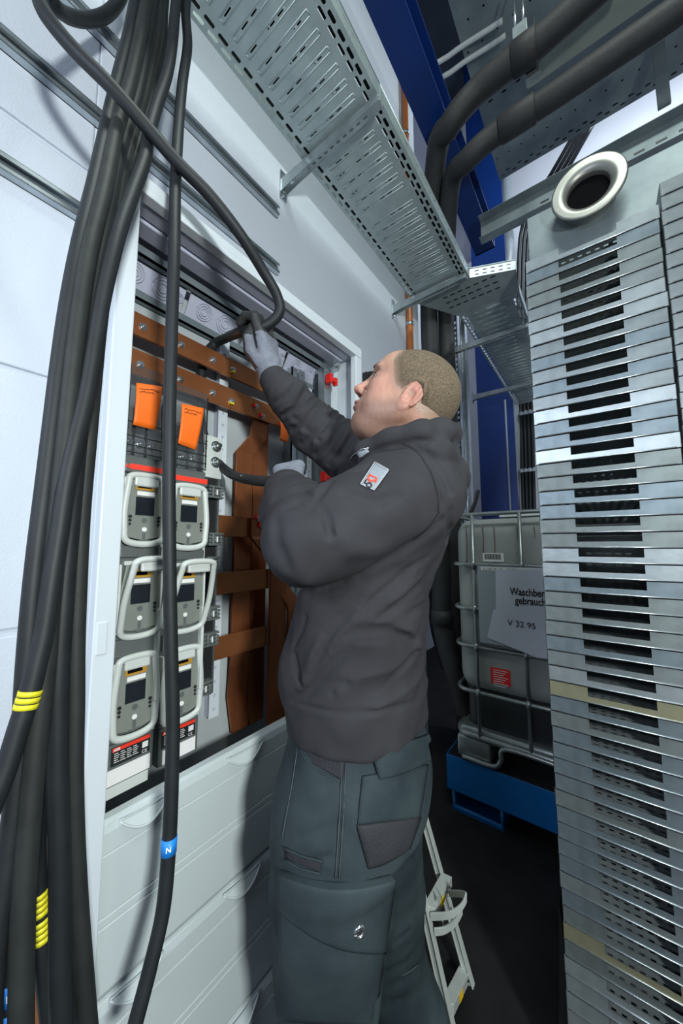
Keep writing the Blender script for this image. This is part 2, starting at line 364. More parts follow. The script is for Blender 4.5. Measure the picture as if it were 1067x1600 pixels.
# ================================================================ FUSE STRIPS
SX=.170
def fuse_strip(y0,y1,openmid,label,dz=0,plate=False):
    w_=y1-y0; t=thing('fuse_switch_strip',(SX-.04,(y0+y1)/2,.87+dz),label,'fuse switch')
    def b(name,m,bev,*bx,par=None,lab=None):
        bm=nb()
        for q in bx: box(bm,*q)
        return obj(name,bm,m,par or t,bevel=bev,label=lab)
    b('housing','grey',.003,(.10,SX-.012,y0,y1,.872+dz,1.62+dz),(SX-.014,SX,y0+.001,y1-.001,1.575+dz,1.60+dz),(SX-.014,SX-.004,y0+.001,y1-.001,.872+dz,.96+dz),
      (SX-.014,SX-.002,y0+.001,y1-.001,1.372+dz,1.40+dz),(SX-.014,SX-.002,y0+.001,y1-.001,1.145+dz,1.185+dz))
    b('red_stripe','redline',0,(SX-.001,SX+.001,y0+(.012 if plate else .002),y1-.002,1.583+dz,1.596+dz))
    bm=text_bm('ABB',.011,(SX+.0012,y0+.001,1.585+dz),Y_,Z_,.0002,.0004); obj('lettering',bm,'redline',t)
    # clear terminal cover
    tc=nb(); box(tc,.10,SX-.008,y0+.002,y1-.002,1.622+dz,1.85+dz)
    c=obj('terminal_cover',tc,'clear',t,bevel=.002)
    bm=nb()
    for z in (1.625,1.642,1.665,1.70): box(bm,SX-.0095,SX-.006,y0+.002,y1-.002,z+dz,z+.0022+dz)
    for y in (y0+.003,y1-.006): box(bm,SX-.0095,SX-.006,y,y+.0025,1.63+dz,1.84+dz)
    obj('cover_rib',bm,'black',c)
    for k in range(3):
        cy=y0+w_*(.2+.3*k); bm=nb(); hexbolt(bm,(.12,cy,1.66+dz),X_,.009,.012); obj('terminal_bolt',bm,'zinc',t)
        bm=nb(); box(bm,.101,.12,cy-.011,cy+.011,1.625+dz,1.75+dz); obj('terminal_lug',bm,'strut',t)
    bm=nb(); tube(bm,spline([(SX-.004,y1-.014,1.78+dz),(SX,y1-.020,1.755+dz),(SX+.002,y1-.021,1.73+dz),(SX,y1-.018,1.70+dz),(SX-.004,y1-.014,1.675+dz)],5),.0022,6); obj('cover_latch',bm,'black',t,smooth=True)
    # three fuse modules
    for k,(zc,hh) in enumerate(((1.487,.083),(1.278,.088),(1.056,.088))):
        zc+=dz; yc=(y0+y1)/2-.001; mw=w_*.47
        def outline(s,top,bot,n=6):
            pts=[]; rr=.014*s
            zt=zc+top*s; zb=zc-bot*s; wt=mw*.80*s; wb=mw*.98*s
            P=[(-wt,zt),(wt,zt),(mw*s,zc+.02*s),(wb,zb+.02),(wb*.86,zb+.004),(0,zb-.004),(-wb*.86,zb+.004),(-wb,zb+.02),(-mw*s,zc+.02*s)]
            return P
        op=(k==1 and openmid)
        lid=nb(); P=outline(.92,hh*.93,hh*.93); prism(lid,[(SX-.006,yc+p[0],p[1]) for p in P],(.010,0,0))
        ld=obj('fuse_lid',lid,'fuse',t,bevel=.002)
        def lb(name,m,dy0,dy1,z0,z1,x0=.004,x1=.0055,bev=0):
            bm=nb(); box(bm,SX+x0-.001,SX+x1,yc+dy0*w_,yc+dy1*w_,zc+z0,zc+z1); return obj(name,bm,m,ld,bevel=bev)
        lb('amber_window','amber',-.24,.22,.047,.066); lb('window_slot','dark',-.20,.12,.052,.061,.0055,.0062)
        lb('label_strip','label',-.20,.20,.034,.044); lb('fuse_window','dglass',-.22,.21,-.014,.030)
        bm=nb(); disc(bm,(SX+.003,yc-.005*w_,zc-.026),X_,.0065,.0022,14); obj('test_hole',bm,'grey',ld)
        bm=nb(); disc(bm,(SX+.003,yc,zc-.048),X_,.0055,.0026,14); obj('test_cap',bm,'label',ld)
        bm=nb(); box(bm,SX+.003,SX+.0052,yc-.0035,yc+.0035,zc-.072,zc-.055); box(bm,SX+.003,SX+.006,yc-.012,yc+.012,zc-.076,zc-.0735); obj('latch_tongue',bm,'grey',ld)
        for sy in (-1,1):
            bm=nb()
            for j in range(3): disc(bm,(SX+.003,yc+sy*w_*.33,zc-.018-j*.009),X_,.0042-.0006*j,.003,8)
            obj('screw',bm,'black',ld)
        # handle frame
        def hp(t_): return t_
        hw=mw*1.0; zt=zc+hh; zb=zc-hh+.002
        path=[(-hw*.97,zc-.045),(-hw*.99,zc),(-hw*.86,zt-.022),(-hw*.74,zt-.004),(0,zt),(hw*.74,zt-.004),(hw*.86,zt-.022),(hw*.99,zc),(hw*.97,zc-.045),(hw*.84,zb+.006),(0,zb-.003),(-hw*.84,zb+.006),(-hw*.97,zc-.045)]
        def pos(y,z):
            out=.006
            if op: 
                tt=(z-zb)/(zt-zb); out=.008+.058*tt
                z=z+.004*tt
            return Vector((SX+out,yc+y,z))
        bm=nb(); tube(bm,spline([pos(*p) for p in path],5),.0072,10,False,(1.0,1.1)); 
        hd=obj('handle',bm,'handle',t,smooth=True)
        # wide top grip
        bm=nb(); a=pos(-hw*.60,zt-.012); b_=pos(hw*.60,zt-.012); bar(bm,a,b_,.010,.032)
        obj('grip',bm,'handle',hd,bevel=.004)
        # side skirt of the lid holder
        bm=nb()
        for sy in (-1,1): box(bm,SX-.016,SX+.008,yc+sy*mw*1.0-.0028,yc+sy*mw*1.0+.0028,zc-hh*.9,zc+hh*.9)
        box(bm,SX-.012,SX+.001,yc-mw*.8,yc+mw*.8,zc+hh*.86,zc+hh*.98)
        obj('lid_holder',bm,'handle',t,bevel=.002)
    bm=nb(); box(bm,SX-.004,SX+.016,y1-.013,y1-.005,1.03+dz,1.245+dz); box(bm,SX-.004,SX+.012,y1-.013,y1-.005,.985+dz,1.03+dz); obj('operating_lever',bm,'handle',t,bevel=.003)
    # rating label
    lx=SX-.0035
    b('rating_plate','black',0,(lx-.001,lx+.0003,y0+w_*.08,y1-w_*.10,.914+dz,.953+dz))
    b('rating_stripe','redline',0,(lx,lx+.001,y0+w_*.10,y1-w_*.10,.944+dz,.952+dz))
    bm=text_bm('ABB',.0075,(lx+.0012,y0+w_*.12,.9453+dz),Y_,Z_,.0002,.0003); obj('lettering',bm,'label',t)
    bm=text_bm('CE',.010,(lx+.0012,y1-w_*.28,.9155+dz),Y_,Z_,.0002); obj('lettering',bm,'label',t)
    bm=nb()
    for c_ in range(4):
        for r_ in range(5):
            ww=w_*(.08+.03*((c_*3+r_*5)%3)/2); yy=y0+w_*(.14+.13*c_); zz=.9385-.0045*r_+dz
            box(bm,lx,lx+.0007,yy,yy+ww,zz,zz+.0014)
    box(bm,lx,lx+.0007,y1-w_*.27,y1-w_*.14,.9265+dz,.9395+dz)
    obj('fine_print',bm,'label',t)
    b('white_label','label',0,(SX-.005,SX-.003,y0+(.001 if plate else w_*.12),y1-w_*.08,.875+dz,.908+dz))
    if plate: b('end_plate','handle',.001,(SX-.03,SX-.004,y0-.02,y0+w_*.9,.848+dz,.872+dz))
    # side grey lever track
    b('side_track','handle',.001,(SX-.03,SX-.002,y1-.007,y1-.001,.96+dz,1.56+dz))
    return t
fuse_strip(.332,.432,True,'left fuse-switch strip in the cabinet, three grey handled modules and white end plate',0,True)
fuse_strip(.441,.548,True,'right fuse-switch strip in the cabinet, beside the black terminal rail',-.01)
# third empty strip adapter on the right: black rail with contacts and bolted plate
t=thing('contact_rail',(.13,.585,.98),'black contact rail with grey clamp blocks beside the right fuse strip','contact rail')
bm=nb(); box(bm,.10,.135,.566,.602,.98,1.60); obj('rail_body',bm,'black',t,bevel=.002)
bm=nb(); box(bm,.10,.14,.602,.606,.98,1.60); obj('rail_edge',bm,'strut',t)
for (u,v) in ((336,770),(336,843),(333,880),(330,958),(328,998),(318,1075)):
    c=atx(u,v,.145); bm=nb(); k=.018
    for j in range(4): box(bm,c.x-.02,c.x+.012,c.y-.026,c.y+.022,c.z-k+j*.0105,c.z-k+j*.0105+.006)
    box(bm,c.x-.025,c.x+.004,c.y-.022,c.y+.016,c.z-k,c.z+k); tube(bm,[(c.x+.012,c.y-.014,c.z-k),(c.x+.012,c.y-.014,c.z+k)],.004,8); tube(bm,[(c.x+.012,c.y+.012,c.z-k),(c.x+.012,c.y+.012,c.z+k*.6)],.004,8)
    cb=obj('clamp_block',bm,'grey',t,bevel=.001)
    bm=nb(); box(bm,c.x+.006,c.x+.014,c.y-.003,c.y+.001,c.z-.008,c.z+.008); obj('contact_pin',bm,'label',cb)
t=thing('terminal_plate',(.12,.60,1.60),'pale terminal plate with two big zinc bolts at top of the black rail','terminal')
bm=nb(); box(bm,.112,.120,.563,.625,1.605,1.735); obj('plate',bm,'handle',t,bevel=.002)
bm=text_bm('N/PE',.013,(.1215,.572,1.69),Z_,-Y_,.0002); obj('lettering',bm,'ink',t)
for z in (1.705,1.655):
    bm=nb(); c=Vector((.12,.602,z)); disc(bm,c,X_,.017,.003,20); disc(bm,c+X_*.003,X_,.012,.01,6); disc(bm,c+X_*.013,X_,.006,.012,10); obj('bolt',bm,'zinc',t)
# orange tags
def tag_(pxs,x,label,cat='tag',scrib=True,ins=0):
    P=[atx(u,v,x) for u,v in pxs]; bm=nb()
    n=8; g=[[P[0].lerp(P[1],i/n).lerp(P[3].lerp(P[2],i/n),j/n)+Vector((.006*math.sin(j/n*2.6+i/n),0,0)) for i in range(n+1)] for j in range(n+1)]
    vv=[[bm.verts.new(q) for q in r] for r in g]
    for j in range(n):
        for i in range(n): bm.faces.new((vv[j][i],vv[j][i+1],vv[j+1][i+1],vv[j+1][i])).smooth=True
    o=obj('cable_tag',bm,'orange',label=label,cat=cat,solid=.0012)
    if scrib:
        bm=nb(); rnd=random.Random(len(label))
        for r in range(2):
            pts=[]
            for i in range(26):
                s=.12+.76*i/25*(1-.25*r); tt=.13+.075*r+.022*rnd.uniform(-1,1)
                pts.append(P[0].lerp(P[1],s).lerp(P[3].lerp(P[2],s),tt)+Vector((.0062*math.sin(tt*2.6+s)+.001*1.2,0,0)))
            tube(bm,pts,.0007,4)
        obj('handwriting',bm,'ink',o)
    return o
tag_(((213,598),(252,605),(244,672),(207,664)),.176,'left orange paper tag hanging on the left fuse strip')
tag_(((284,630),(317,639),(307,703),(277,693)),.170,'right orange paper tag below the lower copper bar, on the right fuse strip')
tag_(((438,657),(454,664),(449,692),(436,688)),.10,'small orange tag stub hanging under the raised forearm',scrib=False)
# ================================================================ WALL RAILS
def wall_rail(u0,v0,u1,v1,y0,y1,z,label):
    bm=nb()
    box(bm,0,.004,y0,y1,z-.021,z+.021); box(bm,0,.024,y0,y1,z+.019,z+.021); box(bm,0,.024,y0,y1,z-.021,z-.019)
    box(bm,.022,.024,y0,y1,z+.010,z+.021); box(bm,.022,.024,y0,y1,z-.021,z-.010)
    return obj('strut_rail',bm,'strut',label=label,cat='rail',bevel=.0005)
wall_rail(0,0,0,0,-1.5,.934,2.846,'topmost galvanised strut rail on the white wall, ending near the bracket')
wall_rail(0,0,0,0,-1.5,.94,2.580,'middle galvanised strut rail on the wall just above the cabinet')
wall_rail(0,0,0,0,-1.5,.262,2.272,'lowest galvanised strut rail on the wall, ending behind the cables')
# ================================================================ CABLE TRAYS
def tray(name,x0,x1,y0,y1,z,h,label,pitch=.050,coarse=False,par=None):
    t=thing(name,((x0+x1)/2,(y0+y1)/2,z),label,'cable tray')
    W_=x1-x0; L=y1-y0; hs=[]
    n=int(L/.05)
    for i in range(n):
        y=.008+i*.05
        for k,(u,o_) in enumerate(((.012,0),(.032,.025),(W_-.044,.025),(W_-.024,0))):
            a=y+o_
            if a+.034<L: hs.append((u,u+.012,a,a+.034))
    m=int(L/pitch)
    ribs=[]
    for i in range(m):
        y=.02+i*pitch
        if y+.01>L: break
        if i%12==7 and not coarse: continue
        for k in range(3): 
            a=.085+k*(W_-.17)/3+.02*((i+k)%2); hs.append((a,a+(W_-.17)*.16,y,y+.006))
        ribs.append(y+.003)
    # snap v to reduce cuts
    q=.0025
    hs=[(round(a,4),round(b,4),round(c/q)*q,round(d/q)*q) for a,b,c,d in hs]
    hs=[h for h in hs if h[3]>h[2] and h[3]<L]
    bm=perf((x0,y0,z),X_,Y_,W_,L,hs,.28); obj('tray_bottom',bm,'galvd',t,solid=.0016)
    bm=nb()
    for y in ribs:
        # raised rim around each rib slot
        a,b=x0+.07,x1-.07
        for d in (-.0085,.0085): tube(bm,[(a,y0+y+d,z-.001),(b,y0+y+d,z-.001)],.0018,5)
        for xx in (a,b): tube(bm,[(xx,y0+y-.0085,z-.001),(xx,y0+y+.0085,z-.001)],.0018,5)
    obj('embossed_rib',bm,'galvd',t,smooth=True)
    for side,xx in (('l',x0),('r',x1)):
        hs=[]
        for i in range(int(L/.05)): hs.append((.008+i*.05,.008+i*.05+.022,h*.55,h*.55+.007))
        bm=perf((xx,y0,z),Y_,Z_,L,h,[x for x in hs if x[1]<L],.28)
        s_=obj('tray_side',bm,'galvd',t,solid=.0016)
        bm=nb(); tube(bm,[(xx,y0,z+h),(xx,y1,z+h)],.003,6); obj('rolled_edge',bm,'galvd',s_,smooth=True)
    return t
tray('cable_tray',.128,.498,-.6,.985,3.045,.060,'near length of perforated cable tray over the cabinet, above the first bracket')
tray('cable_tray',.128,.498,.99,2.07,3.045,.060,'second length of perforated cable tray, between the two wall brackets',pitch=.050)
# offset fitting
t=thing('tray_offset_fitting',(.42,2.2,3.0),'angled perforated tray fitting joining the long tray to the offset far tray','tray fitting')
bm=nb(); prism(bm,[(.128,2.07,3.045),(.498,2.07,3.045),(.74,2.17,3.045),(.72,2.40,3.045),(.33,2.40,3.045),(.22,2.22,3.045)],(0,0,.0016)); obj('fitting_bottom',bm,'galvd',t)
bm=nb(); 
for i in range(7):
    for j in range(3): box(bm,.30+i*.05,.33+i*.05,2.14+j*.06,2.15+j*.06,3.0435,3.0452)
obj('fitting_slot',bm,'black',t)
hs=[(.03+i*.045,.055+i*.045,j,j+.007) for i in range(5) for j in (.012,.036)]
e=Vector((.242,.10,0)); bm=perf((.498,2.07,3.045),e.normalized(),Z_,e.length,.060,hs,.28); obj('fitting_side',bm,'galvd',t,solid=.0016)
bm=nb(); bar(bm,(.498,2.07,3.106),(.74,2.17,3.106),.012,.002); obj('fitting_rim',bm,'galv',t)
tray('cable_tray',.33,.72,2.40,4.4,3.045,.060,'far offset perforated cable tray running past the blue column',pitch=.06,coarse=True)
def wbracket(y,z,x1,label,x0=0,h=.055):
    t=thing('tray_bracket',(x0,y,z),label,'bracket')
    hs=[(.010,.030,.012+i*.024,.012+i*.024+.016) for i in range(5)]
    bm=perf((x0+.004,y-.02,z-.05),Y_,Z_,.04,.135,hs,.3); obj('wall_plate',bm,'strut',t,solid=.004)
    bm=nb(); tube(bm,[(x0+.005,y,z-.035),(x0+.016,y,z-.035)],.008,6); obj('anchor_bolt',bm,'zinc',t)
    # arm: U profile with slots
    L=x1-x0; hs=[(.05+i*.032,.05+i*.032+.018,.012,.020) for i in range(int((L-.08)/.032))]
    bm=perf((x0,y-.015,z),X_,Y_,L,.03,hs,.3); obj('arm_web',bm,'galv',t,solid=.002)
    bm=nb()
    for d in (-.015,.015):
        prism(bm,[(x0,y+d-.001,z-.02),(x0+.08,y+d-.001,z-.012),(x1,y+d-.001,z),(x1,y+d-.001,z+.025),(x0,y+d-.001,z+.04)],(0,.002,0))
    obj('arm_flange',bm,'galv',t); return t
wbracket(.972,2.995,.51,'near tray bracket with slotted arm bolted to the white wall')
wbracket(2.0,2.995,.50,'far tray bracket on the white wall above the worker\'s head')
wbracket(2.72,2.975,.74,'tray bracket carried by the strut posts, behind the worker\'s head',x0=.10)
wbracket(3.75,2.975,.76,'farthest tray bracket crossing the blue column',x0=.02)
# strut posts behind the worker
for i,(u,wd,lb) in enumerate(((703,.05,'left bright strut post behind the worker\'s head'),(716,.035,'middle perforated strut post behind the hood'),(728,.035,'right strut post beside the blue column'))):
    c=aty(u,640,2.72); t=thing('strut_post',(c.x,2.72,0),lb,'strut post')
    hs=[(wd*.3,wd*.7,.02+k*.045,.02+k*.045+.026) for k in range(72)]
    if i==1: bm=perf((c.x-wd/2,2.72,0),X_,Z_,wd,3.3,hs,.3); obj('slotted_web',bm,'strut',t,solid=.002)
    else:
        bm=nb(); box(bm,c.x-wd/2,c.x+wd/2,2.72,2.722,0,3.3); obj('slotted_web',bm,'strut',t)
    bm=nb(); 
    for s in (-1,1): box(bm,c.x+s*wd/2-.0015,c.x+s*wd/2+.0015,2.70,2.76,0,3.3)
    obj('post_flange',bm,'strut',t)
for u,v,lb in ((715,782,'left black rubber strap hanging over the tank edge'),(741,790,'right black rubber strap hanging over the tank edge')):
    bm=nb(); c=aty(u,v,2.3); tube(bm,spline([c+Vector((.03,0,.10)),c+Vector((.01,0,.03)),c+Vector((-.02,0,-.04)),c+Vector((-.05,0,-.09))],4),.024,8,True,(1,.5)); obj('rubber_strap',bm,'black',smooth=True,label=lb,cat='strap')
# ================================================================ PIPES, COLUMN, BEAM
t=thing('orange_pipe',(.05,2.27,0),'vertical orange-brown pipe on the wall behind the worker\'s head','pipe')
OY=atx(640,500,.030).y; c=Vector((.030,OY,0)); bm=nb(); tube(bm,[(c.x,OY,0),(c.x,OY,6.2)],.024,16); obj('pipe_body',bm,'orangepipe',t,smooth=True)
for v in (507,205):
    q=aty(640,v,OY); bm=nb(); tube(bm,[(c.x,OY,q.z-.012),(c.x,OY,q.z+.012)],.028,16); box(bm,0,c.x,OY-.006,OY+.006,q.z-.01,q.z+.01); obj('pipe_clamp',bm,'strut',t)
t=thing('steel_column',(-.03,4.7,0),'deep blue painted steel column behind the strut posts','column')
bm=nb(); a=aty(739,600,4.6).x; b_=aty(794,600,4.6).x
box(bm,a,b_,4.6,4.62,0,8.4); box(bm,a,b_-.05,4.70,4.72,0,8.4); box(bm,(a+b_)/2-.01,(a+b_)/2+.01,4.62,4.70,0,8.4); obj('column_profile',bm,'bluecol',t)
t.location=((a+b_)/2,4.7,0); 
for ch in t.children: ch.location=Vector(ch.location)+Vector((0,0,0))
t=thing('steel_beam',(.38,1.6,4.0),'deep blue painted steel beam running overhead beside the cable tray','beam')
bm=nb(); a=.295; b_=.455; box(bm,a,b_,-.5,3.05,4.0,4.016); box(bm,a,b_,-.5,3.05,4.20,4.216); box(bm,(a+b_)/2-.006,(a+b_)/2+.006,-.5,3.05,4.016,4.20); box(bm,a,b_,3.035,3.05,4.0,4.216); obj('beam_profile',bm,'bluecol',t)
# insulated pipes
def ipipe(pts,r,label,sleeves,clampat=None):
    t=thing('insulated_pipe',pts[0],label,'pipe')
    P=spline(pts,8); bm=nb(); tube(bm,P,r,18); obj('pipe_insulation',bm,'foam',t,smooth=True)
    for a,b in sleeves:
        bm=nb(); a=Vector(a); b=Vector(b); tube(bm,[a,a.lerp(b,.05),a.lerp(b,.95),b],[r*1.02,r*1.13,r*1.13,r*1.02],18); obj('insulation_sleeve',bm,'foam',t,smooth=True)
    return t
yA=1.85; pA=[aty(1000,-75,yA),aty(905,10,yA),aty(840,68,yA),aty(800,97,yA),aty(745,143,yA),aty(703,195,yA),aty(681,250,yA+.12)]
zz=[2.2,2.25,2.3,2.3]
def down(p,y2,x2):
    return [Vector((x2,y2,p.z-.45)),Vector((x2,y2,2.6)),Vector((x2,y2,1.6)),Vector((x2,y2,.9)),Vector((x2+.08,y2,.55))]
ipipe(pA+down(pA[-1],2.45,aty(672,530,2.45).x),.066,'left thick black insulated pipe bending down from overhead',[(pA[2],pA[3])])
yB=1.95; pB=[aty(1150,-60,yB),aty(1067,10,yB),aty(960,85,yB),aty(880,140,yB),aty(838,168,yB),aty(780,205,yB),aty(730,250,yB),aty(703,300,yB+.15)]
ipipe(pB+down(pB[-1],2.55,aty(698,530,2.55).x),.060,'right black insulated pipe bending down beside the blue beam',[(pB[4],pB[5])])
# lower dark pipe with collar and elbow, behind the worker's back
t=thing('drain_pipe',(.2,2.35,0),'black drain pipe with collar behind the worker\'s back','pipe')
P=[aty(690,830,2.15),aty(690,930,2.15),aty(692,985,2.15),aty(712,1060,2.15),aty(730,1120,2.15)]
bm=nb(); tube(bm,spline(P,6),.058,16); obj('pipe_body',bm,'foam',t,smooth=True)
bm=nb(); tube(bm,[P[1]+Vector((0,0,-.09)),P[1]+Vector((0,0,-.18))],.068,16); obj('pipe_collar',bm,'foam',t,smooth=True)
# overhead trays (across the room)
def xtray(x0,x1,y0,y1,z,h,label):
    t=thing('wide_cable_tray',((x0+x1)/2,(y0+y1)/2,z),label,'cable tray'); W_=y1-y0; L=x1-x0; hs=[]
    n=int(L/.09)
    for i in range(n):
        for k,v in enumerate((.02,.05,W_*.30,W_*.5,W_*.7,W_-.07,W_-.04)):
            u=.02+i*.09+(.045 if k%2 else 0)
            if u+.03<L: hs.append((u,u+(.03 if k in (0,1,5,6) else .012),v,v+.012))
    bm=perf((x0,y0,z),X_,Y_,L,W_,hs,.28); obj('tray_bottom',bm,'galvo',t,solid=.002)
    bm=nb(); box(bm,x0,x1,y0-.001,y0+.001,z,z+h); box(bm,x0,x1,y1-.001,y1+.001,z,z+h); obj('tray_side',bm,'galvo',t); bm=nb(); box(bm,x0,x1,y0,y1,z+h,z+h+.003); obj('tray_lid',bm,'dark',t); return t  # dark sheet added on top so the perforations look shaded from below
za=4.6
xtray(.52,2.6,1.55,2.28,za,.07,'near wide perforated tray overhead, above the insulated pipes')
xtray(.52,2.9,2.36,3.05,za,.07,'far wide perforated tray overhead, in front of the far wall')
# support rail in x direction + white beam
t=thing('steel_girder',(1.3,2.2,4.5),'pale grey steel profile overhead between the two insulated pipes','beam')
a=aty(822,118,2.13); 
bm=nb(); z=a.z; box(bm,a.x,2.9,2.06,2.20,z-.01,z+.002); box(bm,a.x,2.9,2.12,2.13,z,z+.12); obj('girder_profile',bm,'steelbeam',t)
# pipe hangers
for (u,v,y,lb) in ((812,42,1.85,'zinc pipe hanger with threaded rods above the left insulated pipe'),(832,105,1.95,'zinc pipe hanger between the two insulated pipes')):
    c=aty(u,v,y); t=thing('pipe_hanger',(c.x,y,c.z),lb,'pipe hanger'); bm=nb()
    for k,d in enumerate((-.02,.02)): tube(bm,[(c.x+d,y,c.z-.05),(c.x+d,y,c.z+.3)],.006,8)
    obj('threaded_rod',bm,'zinc',t); bm=nb(); box(bm,c.x-.035,c.x+.035,y-.02,y+.02,c.z-.08,c.z+.0); obj('hanger_clamp',bm,'galv',t,bevel=.003)
# girder: galvanised side rail across
t=thing('tray_beam',(1.3,2.6,3.7),'galvanised channel running across above the duct, joined to the blue beam','beam')
c=aty(752,352,2.62); c2=aty(757,383,2.62); z1=c.z; z0=c2.z
bm=nb(); box(bm,c.x,2.6,2.6,2.604,z0,z1); box(bm,c.x,2.6,2.53,2.6,z1,z1+.003); box(bm,c.x,2.6,2.53,2.6,z0,z0+.003); obj('channel',bm,'galvo',t)
bm=nb()
for k in range(16): box(bm,c.x+.4+k*.1,c.x+.45+k*.1,2.598,2.5995,z0+.08,z0+.092)
obj('channel_slot',bm,'black',t)
for u,v,lb in ((1035,130,'drop bar holding the far wide tray, upper right'),):
    c=aty(u,v,2.7); bm=nb(); box(bm,c.x-.03,c.x+.03,2.7,2.72,c.z-.15,c.z+.5); obj('drop_bar',bm,'galvo',label=lb,cat='bar')
# conduits upper middle
bm=nb()
P=spline([aty(u,v,2.0) for u,v in ((785,32),(760,48),(722,72),(700,88),(682,100),(676,115),(690,150))],6); tube(bm,P,.014,10)
obj('bent_conduit',bm,'handle',smooth=True,label='upper white bent conduit hooking over the blue beam',cat='conduit')
bm=nb(); P=spline([aty(u,v,2.08) for u,v in ((790,55),(765,72),(728,95),(705,112),(690,122),(686,135),(697,165))],6); tube(bm,P,.014,10)
obj('bent_conduit',bm,'handle',smooth=True,label='lower white bent conduit hooking over the blue beam',cat='conduit')
bm=nb(); a=aty(650,20,3.6); box(bm,a.x-.10,a.x+.14,2.6,5.3,6.0,6.4); obj('roof_beam',bm,'concr',label='grey roof beam in the dark top centre',cat='beam')
bm=nb(); box(bm,-1.0,-.15,2.42,5.3,5.9,6.0); obj('roof_panel',bm,'wall_far',label='pale roof panel in the dark recess, top centre',cat='panel')
# light grey vertical pipe right of column
t=thing('grey_pipe',(.5,4.9,0),'light grey pipe with elbow beside the black cable runs','pipe')
P=[aty(790,262,4.95),aty(791,330,4.95),aty(794,385,4.9),aty(793,412,4.9),aty(785,432,4.9),aty(790,520,4.95),aty(802,640,4.9),aty(803,800,4.9)]
bm=nb(); tube(bm,spline(P,6),.075,14); obj('pipe_body',bm,'greypipe',t,smooth=True)
bm=nb(); tube(bm,[P[1]+Vector((0,0,.05)),P[1]-Vector((0,0,.05))],.088,14); obj('pipe_collar',bm,'greypipe',t,smooth=True)
bm=nb(); x=aty(790,650,4.55).x; tube(bm,[(x,4.55,0),(x,4.55,3.2)],.011,8); obj('conduit_rod',bm,'greypipe',smooth=True,label='thin grey conduit in front of the blue column',cat='conduit')
for k in range(4):
    u=813+k*6.2; y=4.9; P=[aty(905+k*7,195,4.3),aty(862+k*7,270,4.5),aty(820+k*6,340,4.8),aty(810+k*6.2,420,y),aty(812+k*6.0,600,y),aty(815+k*5.8,700,y),aty(818+k*5.6,810,y),aty(820+k*5.6,900,y)]
    bm=nb(); tube(bm,spline(P,6),.022,10); obj('power_cable',bm,'cable',smooth=True,label='black cable in the vertical run between grey pipe and metal stack',cat='cable',group='black cables in the far vertical run')
for v in (645,735):
    c=aty(826,v,4.86); bm=nb(); box(bm,c.x-.11,c.x+.14,4.84,4.87,c.z-.02,c.z+.02)
    for k in range(5): box(bm,c.x-.10+k*.05,c.x-.07+k*.05,4.82,4.84,c.z-.025,c.z+.025)
    obj('cable_clamp',bm,'strut',bevel=.004,label=('upper' if v<700 else 'lower')+' cable clamp across the far vertical black cables',cat='cable clamp')
# vent box and spigot
t=thing('vent_box',(1.3,2.1,3.0),'galvanised ventilation box with round spigot above the metal stack','vent box')
yv=2.05; a=aty(823,342,yv); b_=aty(823,420,yv)
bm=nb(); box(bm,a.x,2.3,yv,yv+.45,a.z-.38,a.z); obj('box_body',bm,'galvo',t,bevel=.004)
c=aty(918,290,yv-.10); prof=[(.088,.10),(.088,.03),(.091,.022),(.118,.004),(.124,.006),(.146,.0),(.153,.002),(.155,.010),(.150,.014),(.125,.03),(.118,.10)]
bm=nb(); seg=40; R=[]
for (r,dy) in prof: R.append([bm.verts.new((c.x+r*math.cos(2*math.pi*k/seg),c.y+dy,c.z+r*math.sin(2*math.pi*k/seg))) for k in range(seg)])
for i in range(len(R)-1):
    for k in range(seg): bm.faces.new((R[i][k],R[i][(k+1)%seg],R[i+1][(k+1)%seg],R[i+1][k])).smooth=True
bmesh.ops.recalc_face_normals(bm,faces=bm.faces); obj('round_spigot',bm,'duct',t)
bm=nb(); disc(bm,(c.x,c.y+.050,c.z),Y_,.0885,.008,30); obj('spigot_shade_disc',bm,'dark',t)  # black disc painted in place of the shade inside the spigot
# ================================================================ METAL STACK
YS=1.15; XL,XR=.917,1.227; PZ=.0405; NZ0,NZ1=1.004,1.140; DEP=.42
def cassette(x0):
    t=thing('steel_cassette',((XL+XR)/2,YS,0),'galvanised notched steel cassette in the left stack','steel cassette','cassettes in the left stack')
    h=.0375
    bm=nb()
    n0,n1=NZ0,NZ1; c=h*.42
    pts=[(XL,0),(XR,0),(XR,h),(n1,h),(n1,c),(n0,c),(n0,h),(XL,h)]
    prism(bm,[(x,YS,z) for x,z in pts],(0,.0015,0)); 
    obj('front_flange',bm,'galv',t)
    bm=nb(); tube(bm,[(XL+.008,YS-.0008,.0010),(XR-.008,YS-.0008,.0010)],.0017,6); obj('hemmed_edge',bm,'strut',t,smooth=True)
    bm=nb(); box(bm,XL,XL+.0015,YS,YS+DEP,0,h); obj('side_flange',bm,'galv',t); bm=nb(); box(bm,XR-.0015,XR,YS,YS+DEP,0,h); obj('side_flange',bm,'galv',t)
    hs=[(.03+i*.0205,.03+i*.0205+.010,.02+j*.021,.02+j*.021+.006) for i in range(12) for j in range(18)]
    bm=perf((XL,YS,.0015),X_,Y_,XR-XL,DEP,hs,0); obj('perforated_base',bm,'galv',t)
    hs=[(.09+i*.028,.108+i*.028,.012,.020) for i in range(5)]
    bm=perf((XL,YS+DEP,0),X_,Z_,XR-XL,h,hs,.3); obj('back_flange',bm,'galv',t,solid=.001)
    return t
proto=cassette(0); NL=56; first=proto
protoch=list(proto.children)
tint_mat=M['tintg']
